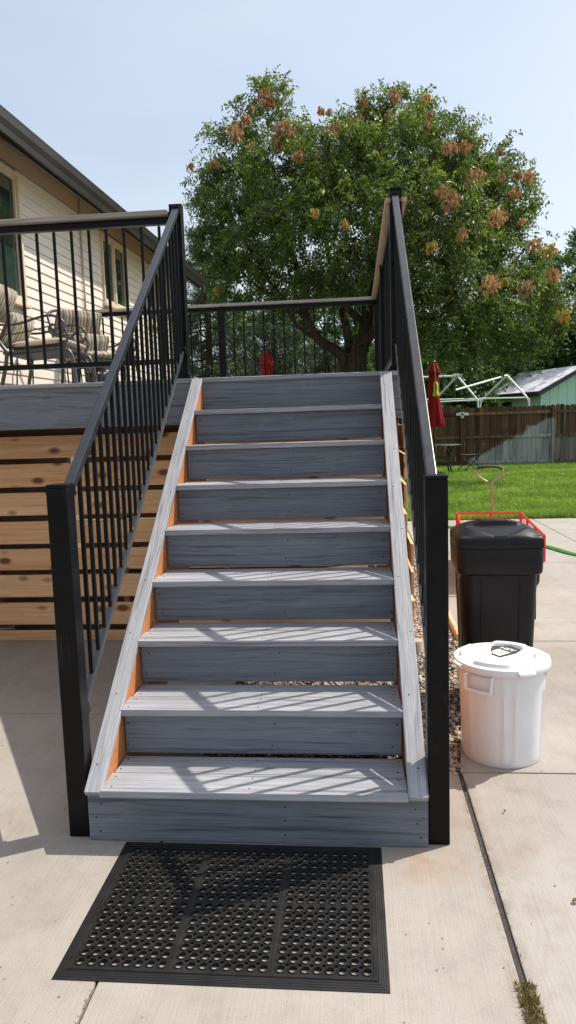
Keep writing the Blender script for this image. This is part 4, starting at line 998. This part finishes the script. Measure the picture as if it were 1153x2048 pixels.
def mkshed():
    # local: front gable at y=0 facing -y, left wall at x=0, depth to +y
    Wd, Dp, ez, rz_ = 3.6, 3.6, 2.48, 3.30
    put('wall', B().prism([(0, 0), (Wd, 0), (Wd, ez), (Wd/2, rz_), (0, ez)], 'y', .03, Dp).mesh('wall', 'minttrim'), shed, local=Matrix())
    for k in range(9):
        a, b_ = k*.4+.006, min(Wd, (k+1)*.4)-.006
        zt = lambda x_: ez+(rz_-ez)*(1-abs(x_-Wd/2)/(Wd/2))-.01
        q = [(a, 0), (b_, 0), (b_, zt(b_))] + ([(Wd/2, rz_-.01)] if a < Wd/2 < b_ else []) + [(a, zt(a))]
        put('siding_panel', B().prism(q, 'y', .008, .03).mesh('siding_panel', 'mint', False, .003), shed, local=Matrix())
    for k in range(8):
        a, b_ = .04+k*.445, .04+(k+1)*.445-.010
        if k in (4, 5, 6): put('siding_panel', B().box(-.022, -.0005, a, b_, 0, 1.72).box(-.022, -.0005, a, b_, 2.08, ez-.05).mesh('siding_panel', 'minttrim', False, .003), shed, local=Matrix())
        else: put('siding_panel', B().box(-.022, -.0005, a, b_, 0, ez-.05).mesh('siding_panel', 'minttrim', False, .003), shed, local=Matrix())
    wd = put('window', B().box(-.012, -.0006, 1.83, 3.14, 1.73, 2.07).mesh('window', 'glass'), shed, local=Matrix())
    put('frame', B().box(-.03, -.013, 1.80, 3.17, 1.70, 1.745).box(-.03, -.013, 1.80, 3.17, 2.055, 2.10).box(-.03, -.013, 2.46, 2.51, 1.746, 2.054).mesh('frame', 'minttrim'), wd, local=Matrix())
    put('corner_trim', B().box(-.03, .06, -.004, .0075, 0, ez).mesh('corner_trim', 'mint'), shed, local=Matrix())
    rf = put('roof', B().prism([(-.28, ez-.165), (Wd/2, rz_), (Wd+.28, ez-.165), (Wd+.28, ez-.11), (Wd/2, rz_+.06), (-.28, ez-.11)], 'y', -.22, Dp+.2).mesh('roof', 'shedroof'), shed, local=Matrix())
    sl_ = (rz_-ez)/(Wd/2); rows = 13
    L = math.hypot(Wd/2+.28, sl_*(Wd/2+.28)); th_ = math.atan(sl_); n_ = 0
    for side in (0, 1):
        for r_ in range(rows):
            s0 = r_*L/rows
            y = -.24+(r_ % 2)*-.0
            me = B().box(-.004, L/rows+.02, -.24, Dp+.22, 0, .014).mesh('shingle_course', 'shedroof')
            if side == 0: put('shingle_course', me, rf, local=Matrix.Translation((-.30+s0*math.cos(th_), 0, ez-.105+s0*math.sin(th_))) @ Matrix.Rotation(-th_+.02, 4, 'Y'))
    put('fascia', B().prism([(-.31, ez-.30), (Wd/2, rz_-.11), (Wd/2, rz_+.05), (-.31, ez-.12)], 'y', -.262, -.225).prism([(Wd+.31, ez-.30), (Wd/2, rz_-.11), (Wd/2, rz_+.05), (Wd+.31, ez-.12)], 'y', -.262, -.225).mesh('fascia', 'darktrim'), rf, local=Matrix())
    put('eave_fascia', B().box(-.325, -.285, -.225, Dp+.2, ez-.30, ez-.13).mesh('eave_fascia', 'darktrim'), rf, local=Matrix())
mkshed()

# ================================================================== TREES
def unit(n):
    v = rng.normal(size=(n, 3)); return v/np.linalg.norm(v, axis=1)[:, None]
def leaflets(P, dirs, nleaf, rach, lw_, ll, droop=.35):
    """compound leaves: P (n,3) bases, dirs (n,3) rachis directions; diamond leaflets along each"""
    n = len(P); out = []
    d = dirs.copy(); d[:, 2] -= droop; d /= np.linalg.norm(d, axis=1)[:, None]
    rn = unit(n); side = np.cross(d, rn); side /= np.linalg.norm(side, axis=1)[:, None]+1e-9
    R_ = rach*(.6+.8*rng.random(n))[:, None]
    for k in range(nleaf):
        t = (k//2+.6)/(nleaf/2+.3); sgn = 1 if k % 2 == 0 else -1
        base = P+d*R_*t; base[:, 2] -= (R_[:, 0]*t*t)*.3
        ax = side*sgn*.85+d*.5+rng.normal(0, .28, (n, 3)); ax[:, 2] -= .30; ax /= np.linalg.norm(ax, axis=1)[:, None]
        nr = np.cross(ax, d)+rng.normal(0, .45, (n, 3)); wv_ = np.cross(ax, nr); wv_ /= np.linalg.norm(wv_, axis=1)[:, None]+1e-9
        L = ll*(.55+1.0*rng.random(n)**1.6)[:, None]; W2 = lw_*(.7+.6*rng.random(n))[:, None]
        out.append(np.stack([base, base+ax*L*.45+wv_*W2, base+ax*L, base+ax*L*.45-wv_*W2], 1))
    return np.concatenate(out)
def crown_points(lobes, per, shell=.55, cl=.24):
    # leaves gather in small clumps spread over the shell of every lobe
    P, D = [], []
    for c, r in lobes:
        n = int(per*(r[0]*r[1]+r[1]*r[2]+r[0]*r[2])/3); m_ = max(6, n//16)
        u = unit(m_); k = shell+(1.06-shell)*rng.random(m_)**.6
        cc_ = np.array(c)+u*np.array(r)*k[:, None]*(1+.10*rng.normal(size=(m_, 1)))
        ix = rng.integers(0, m_, n); sz = (cl*(.55+.8*rng.random(m_)))[ix]
        q = cc_[ix]+unit(n)*(rng.random((n, 1))**.5)*sz[:, None]*np.array([1, 1, .7])
        P.append(q); D.append(u[ix]+rng.normal(0, .55, (n, 3)))
    return np.concatenate(P), np.concatenate(D)
def limb(b, pts, r0, r1, n=8, k=5):
    p = smoothpath(pts, k); m_ = len(p); b.tube(p, [r0+(r1-r0)*(i/(m_-1))**.8 for i in range(m_)], n)
# --- golden rain tree behind the deck
TY = 14.5
tree = thing('golden_rain_tree', 'large rounded green tree with tan seed clusters behind the deck', 'tree', (.35, TY, 0))
Aa = lambda px, py, dy=0: at(px, py, TY+dy)
tr = B()
base = Vector((.35, TY, -.1)); fork = Aa(712, 742, 0)
limb(tr, [base, Vector((.33, TY, 1.2)), fork, Aa(722, 690, .0)], .30, .20, 10)
limb(tr, [Vector((.05, TY-.05, 1.2)), Aa(690, 735), Aa(678, 705), Aa(640, 680, -.2), Aa(618, 640, -.3), Aa(608, 590, -.3), Aa(590, 520, -.5), Aa(560, 430, -.5), Aa(545, 330, -.4)], .17, .03, 9)
limb(tr, [Aa(722, 700), Aa(735, 640, .1), Aa(740, 570, .2), Aa(755, 470, .2), Aa(760, 350, 0), Aa(770, 260, 0)], .19, .03, 9)
limb(tr, [Aa(726, 690), Aa(760, 650, -.2), Aa(810, 600, -.5), Aa(870, 540, -.7), Aa(930, 470, -.6), Aa(975, 420, -.4)], .13, .025, 8)
limb(tr, [Aa(700, 700), Aa(690, 640, .5), Aa(665, 560, .9), Aa(650, 450, 1), Aa(650, 330, .8)], .12, .025, 8)
limb(tr, [Aa(735, 650, .1), Aa(690, 610, -.5), Aa(660, 560, -1), Aa(690, 480, -1.5), Aa(700, 400, -1.6)], .09, .02, 7)
limb(tr, [Aa(640, 680, -.2), Aa(600, 655, -.2), Aa(560, 600, 0), Aa(500, 560, .2), Aa(440, 480, .2)], .07, .015, 7)
limb(tr, [Aa(618, 640, -.3), Aa(560, 590, -.6), Aa(500, 500, -.8), Aa(450, 400, -.6)], .07, .015, 7)
limb(tr, [Aa(760, 650, -.2), Aa(840, 640, -.9), Aa(930, 620, -1.2), Aa(1010, 600, -1)], .08, .015, 7)
limb(tr, [Aa(714, 690, -.2), Aa(740, 680, -.4), Aa(770, 660, -.6), Aa(800, 660, -.9)], .045, .015, 7)
put('trunk', tr.mesh('trunk', 'bark', True, 0, 1, 60), tree)
# crown lobes: (px, py, dy, radius m)
L0 = [(470, 300, 0, .75), (430, 370, .1, .62), (530, 285, -.3, .75), (578, 232, 0, .38), (530, 228, .2, .38), (500, 380, -.8, 1.0), (440, 440, .3, .7), (470, 500, -.3, .85), (420, 500, .6, .6), (560, 360, -1.3, 1.0), (635, 325, -.8, .85), (660, 275, .3, .55), (690, 320, -1.4, 1.1), (715, 275, -.2, .8), (785, 235, .2, .6), (800, 305, -1.0, 1.0), (850, 250, .2, .55), (880, 310, -.8, .95), (930, 300, .1, .62), (950, 380, -.8, .95), (1000, 350, .3, .62), (1035, 345, .2, .42), (1000, 430, -.5, .9), (1045, 410, .3, .5), (1050, 490, .0, .68), (980, 510, -1.1, .95), (900, 430, -1.7, 1.1), (800, 400, -2.0, 1.1), (700, 430, -2.1, 1.1), (600, 450, -1.9, 1.0), (520, 470, -1.4, .95), (540, 540, -.9, .8), (620, 520, -1.6, .9), (700, 520, -2.0, .9), (870, 530, -2.0, 1.0), (800, 500, -2.1, .9), (930, 580, -1.5, .95), (1020, 580, -.6, .8), (1075, 570, .2, .55), (1090, 620, 0, .5), (980, 640, -1.0, .75), (900, 650, -1.4, .8), (840, 620, -1.6, .8), (845, 640, -1.2, .5), (915, 655, -.9, .55), (1040, 650, -.4, .6), (480, 560, .4, .6), (430, 575, .9, .5), (600, 570, .6, .7), (520, 600, .8, .5), (660, 560, .9, .8), (740, 560, 1.1, .8), (800, 580, .6, .9), (720, 380, 1.0, 1.6), (560, 400, 1.2, 1.4), (880, 420, 1.2, 1.6), (950, 540, 1.0, 1.2), (812, 640, .1, .55), (760, 620, 1.3, .6)]
lob = []
for px_, py_, dy, r in L0:
    if py_ < 300: py_ += 26
    if px_ < 460: px_ += 20
    if px_ > 925 and py_ < 530: px_ -= 28; py_ += 12
    c = at(px_, py_, TY+dy); q = (.66 if dy < -.2 else .76) if r < 1.15 else .62; lob.append(((c.x, c.y, c.z), (r*q, r*q*1.05, r*q*.80)))
for px_, py_ in ((400, 345), (388, 420), (395, 470), (452, 268), (512, 205), (560, 195), (605, 255), (625, 262), (690, 232), (735, 212), (762, 205), (812, 205), (868, 215), (902, 262), (955, 290), (1018, 318), (1062, 372), (1078, 440), (1108, 590), (1095, 520), (1100, 660), (1060, 700), (990, 700), (930, 708), (878, 700), (412, 540), (395, 510), (1030, 430), (840, 222), (480, 285)):
    if px_ > 925 and py_ < 530: px_ -= 26
    if px_ < 460: px_ += 16
    if 590 < px_ < 930 and py_ < 300: py_ += 18
    c = at(px_+random.uniform(-6, 6), py_+random.uniform(-6, 6), TY+random.uniform(-.7, .5)); r = random.uniform(.20, .36); lob.append(((c.x, c.y, c.z), (r, r, r*.9)))
P, D = crown_points(lob, 940)
V1 = leaflets(P, D, 10, .30, .020, .088)
# loose sprigs that break the outline
P2, D2 = crown_points([((c[0], c[1], c[2]), (r[0]*1.22, r[1]*1.22, r[2]*1.25)) for c, r in lob], 60, .85)
V2 = leaflets(P2, D2*np.array([1, 1, .6]), 12, .34, .018, .085, .1)
put('crown', quads('crown', np.concatenate([V1, V2]), 'leaf'), tree)
# shoot spikes above the outline
tw_ = B()
for px_, py_, ln_ in ((570, 150, .95), (505, 240, .35), (428, 300, .4), (650, 235, .3), (745, 170, .35), (795, 175, .3), (855, 185, .3), (1035, 300, .35), (380, 320, .3), (985, 310, .3), (1062, 318, .3), (700, 215, .3), (1105, 480, .35)):
    a = at(px_, py_, TY); tw_ = B().tube([a-Vector((.05*random.uniform(-1, 1), 0, ln_)), a-Vector((0, 0, ln_*.5)), a], [.010, .007, .003], 4); put('twig', tw_.mesh('twig', 'bark'), tree)
Psp = np.array([tuple(at(570+4*math.sin(k), 160+k*1.7, TY)) for k in range(45)]); sp = leaflets(Psp, unit(45)*np.array([1, 1, .2]), 6, .16, .014, .06, .05)
tag(put('top_shoot', quads('top_shoot', sp, 'leaf'), tree), kind='stuff')
def podcluster(px_, py_, dy, s, mat='pod'):
    s *= .86; c = np.array(at(px_, py_, TY+dy-.70)); n = int(80*s); u = unit(n)
    q = c+u*np.array([.24, .24, .22])*s*rng.random((n, 1))**.5
    q[:, 2] -= .0
    V = []
    for f in range(3):
        a = f*2*PI/3+rng.random(n)*6.3; dx = np.stack([np.cos(a), np.sin(a), np.zeros(n)], 1)*.030
        top = q+np.array([0, 0, .0]); bot = q-np.array([0, 0, .085])+rng.normal(0, .012, (n, 3))
        V.append(np.stack([top, (top+bot)/2+dx+np.array([0, 0, .012]), bot, (top+bot)/2-dx*.15], 1))
    tag(put('seed_cluster', quads('seed_cluster', np.concatenate(V), mat), tree), kind='stuff')
for q in [(530, 192, 0, 1.0), (540, 200, .1, .8), (473, 262, -.5, 1.1), (490, 235, -.3, .55), (575, 252, -1.0, 1.0), (560, 262, -1.0, .8), (428, 323, -.4, .6), (380, 330, -.2, .45), (553, 285, -1.1, .6), (595, 308, -1.5, .55), (660, 262, -.9, .9), (672, 248, -.8, .7), (727, 200, -.4, .5), (790, 187, -.4, .7), (853, 195, -.3, .6), (900, 292, -1.2, .9), (888, 380, -2.0, .8), (902, 398, -2.0, .9), (930, 290, -.6, .7), (952, 352, -1.3, 1.1), (997, 430, -1.3, 1.0), (1055, 352, -.2, .8), (1028, 385, -.5, .7), (1070, 485, -.6, .7), (980, 565, -2.2, 1.0), (925, 465, -2.4, .6), (1052, 572, -1.2, .9), (1108, 545, -.3, .8), (505, 290, -.9, .5), (1040, 345, -.3, .5)]: podcluster(*q)
random.seed(5)
for k in range(20):
    px_, py_ = random.choice([(random.uniform(440, 700), random.uniform(205, 330)), (random.uniform(700, 930), random.uniform(200, 330)), (random.uniform(880, 1080), random.uniform(300, 600))]); podcluster(px_, py_, -random.uniform(.2, 1.2), random.uniform(.28, .5))
for q in [(1128, 630, -.3, .9), (1100, 500, -.2, .9), (865, 490, -2.3, .6), (630, 420, -2.6, .4), (435, 578, .3, .5), (1012, 560, -1.5, .4), (690, 445, -2.8, .4)]: podcluster(*q, 'podyellow')

# --- other deciduous trees and shrubs beyond the fence
def decid(name, label, x, y, h, spread, mat, nl=22, per=330, leafs=.16, z0=None, group='trees beyond the fence', cat='tree'):
    t = thing(name, label, cat, (x, y, 0), 0, group); b = B(); z0 = z0 or h*.35
    limb(b, [(x, y, -.1), (x+.1, y, h*.3), (x-.1, y, h*.6), (x, y, h*.85)], h*.028, .03, 8)
    lb = []
    for k in range(nl):
        a = k*2.39996; q = math.sqrt((k+.5)/nl); zz = z0+(h-z0)*(.12+.80*random.random())
        env = math.sqrt(max(.08, 1-((zz-(z0+(h-z0)*.42))/((h-z0)*.62))**2))
        c = (x+math.cos(a)*q*spread*env, y+math.sin(a)*q*spread*env*.8, zz); r = spread*random.uniform(.24, .40)
        lb.append((c, (r, r, r*.75)))
        if k % 2 == 0: limb(b, [(x, y, z0*.7), ((x+c[0])/2, (y+c[1])/2, (z0*.7+c[2])/2+.3), c], h*.011, .012, 6, 3)
    put('trunk', b.mesh('trunk', 'bark', True, 0, 1, 60), t)
    P, D = crown_points(lb, per); V = leaflets(P, D, 8, leafs*2.6, leafs*.24, leafs, .3)
    P2, D2 = crown_points([(c, tuple(1.2*v_ for v_ in r)) for c, r in lb], per*.08, .85)
    put('crown', quads('crown', np.concatenate([V, leaflets(P2, D2, 8, leafs*2.8, leafs*.24, leafs, .2)]), mat), t)
random.seed(21)
decid('ash_tree', 'blue-green leafy tree at the right picture edge behind the shed', 12.6, 32, 9.6, 4.0, 'leaf_right', 30, 190, .17, 2.6)
decid('elm_tree', 'dark green tree between the big tree and the mint shed', 7.4, 33, 6.6, 3.4, 'leaf_dark', 26, 200, .17, 1.2)
decid('leafy_shrub', 'dense dark shrub behind the white pipe frame', 3.2, 28.5, 4.9, 2.7, 'leaf_dark', 22, 210, .15, .6, cat='shrub')
decid('leafy_shrub', 'dark shrub left of the shed roof behind the fence', 5.6, 30.5, 4.6, 2.2, 'leaf_dark', 18, 220, .15, .6, cat='shrub')
decid('elm_tree', 'tall pale green tree directly behind the shed roof', 10.2, 35.5, 6.2, 3.4, 'leaf_right', 24, 190, .17, 1.2)
decid('elm_tree', 'dark leafy tree behind the forked trunk beyond the deck', .2, 30, 7.6, 3.6, 'leaf_dark', 26, 120, .17, 2.6)
decid('elm_tree', 'dark leafy tree left of the red umbrella beyond the far railing', -4.2, 29, 7.2, 3.2, 'leaf_dark', 24, 110, .17, 2.6)
decid('leafy_shrub', 'low bright green shrub seen through the far deck railing', -6.0, 26, 4.0, 1.9, 'leaf', 14, 190, .15, .8, cat='shrub')
# --- conifers behind the house and deck
def pine(label, x, y, h, spread, z0, seed, dens=1.0):
    rs = random.Random(seed); t = thing('pine_tree', label, 'tree', (x, y, 0), 0, 'pines behind the house and deck'); b = B()
    limb(b, [(x, y, -.1), (x+.1, y, h*.5), (x, y, h)], .17, .03, 8)
    Q = []; DD = []
    nb = int(46*dens)
    for k in range(nb):
        zz = z0+(h-z0)*(k/nb); L = spread*(1-.78*(zz-z0)/(h-z0))*rs.uniform(.6, 1.05); a = k*2.4+rs.uniform(-.4, .4)
        d = Vector((math.cos(a), math.sin(a), rs.uniform(-.12, .25))); p0 = Vector((x, y, zz)); p2 = p0+d*L+Vector((0, 0, L*.12)); p1 = p0+d*L*.5-Vector((0, 0, L*.08))
        path = smoothpath([p0, p1, p2], 4); b.tube(path, [.032*(1-.8*i/(len(path)-1)) for i in range(len(path))], 5)
        for i in range(int(42*L)):
            s_ = rs.uniform(.25, 1.05); c = p0.lerp(p1, s_*2) if s_ < .5 else p1.lerp(p2, s_*2-1)
            off = Vector((rs.gauss(0, .16), rs.gauss(0, .16), rs.gauss(.02, .09)))*(.5+s_*.6)
            Q.append(tuple(c+off)); DD.append(tuple((d+off*3).normalized()))
    put('trunk', b.mesh('trunk', 'bark', True, 0, 1, 60), t)
    Q = np.array(Q); DD = np.array(DD); n = len(Q); out = []
    for k in range(16):
        ax = DD*.7+unit(n)*.9; ax /= np.linalg.norm(ax, axis=1)[:, None]; wv_ = np.cross(ax, unit(n)); wv_ /= np.linalg.norm(wv_, axis=1)[:, None]+1e-9
        L = (.09+.09*rng.random(n))[:, None]; out.append(np.stack([Q-wv_*.004, Q+ax*L-wv_*.003, Q+ax*L+wv_*.003, Q+wv_*.004], 1))
    put('needles', quads('needles', np.concatenate(out), 'needle'), t)
pine('dark pine reaching above the house gutter end', -3.75, 17.5, 6.4, 2.1, 1.6, 3, 1.1)
pine('dark pine left of the big tree seen through the far railing', -2.35, 21.5, 5.2, 2.3, 1.7, 5, 1.0)
pine('dark pine behind the forked trunk seen through the far railing', -.7, 24, 4.3, 2.2, 1.5, 8, .9)
pine('dark pine at the left rear beyond the house corner', -6.3, 23, 6.0, 2.3, 1.6, 13, .9)
# corner of a white canopy just visible over the deck edge
cv = thing('white_tent', 'pale canvas canopy top peeping over the deck edge', 'canopy', (-3.0, 13.5, 0))
cc = at(395, 752, 13.5)
put('canvas', B().add([(cc.x-.9, 12.9, 2.28), (cc.x+.55, 12.9, 2.28), (cc.x+.55, 14.3, 2.28), (cc.x-.9, 14.3, 2.28), (cc.x-.3, 13.6, 2.56)], [(0, 1, 4), (1, 2, 4), (2, 3, 4), (3, 0, 4), (3, 2, 1, 0)]).mesh('canvas', 'pipe'), cv)
for sx in (-.88, .53):
    for yy in (12.92, 14.28): put('leg', B().tube([(cc.x+sx, yy, 0), (cc.x+sx, yy, 2.275)], .018, 6).mesh('leg', 'pipe', True), cv)
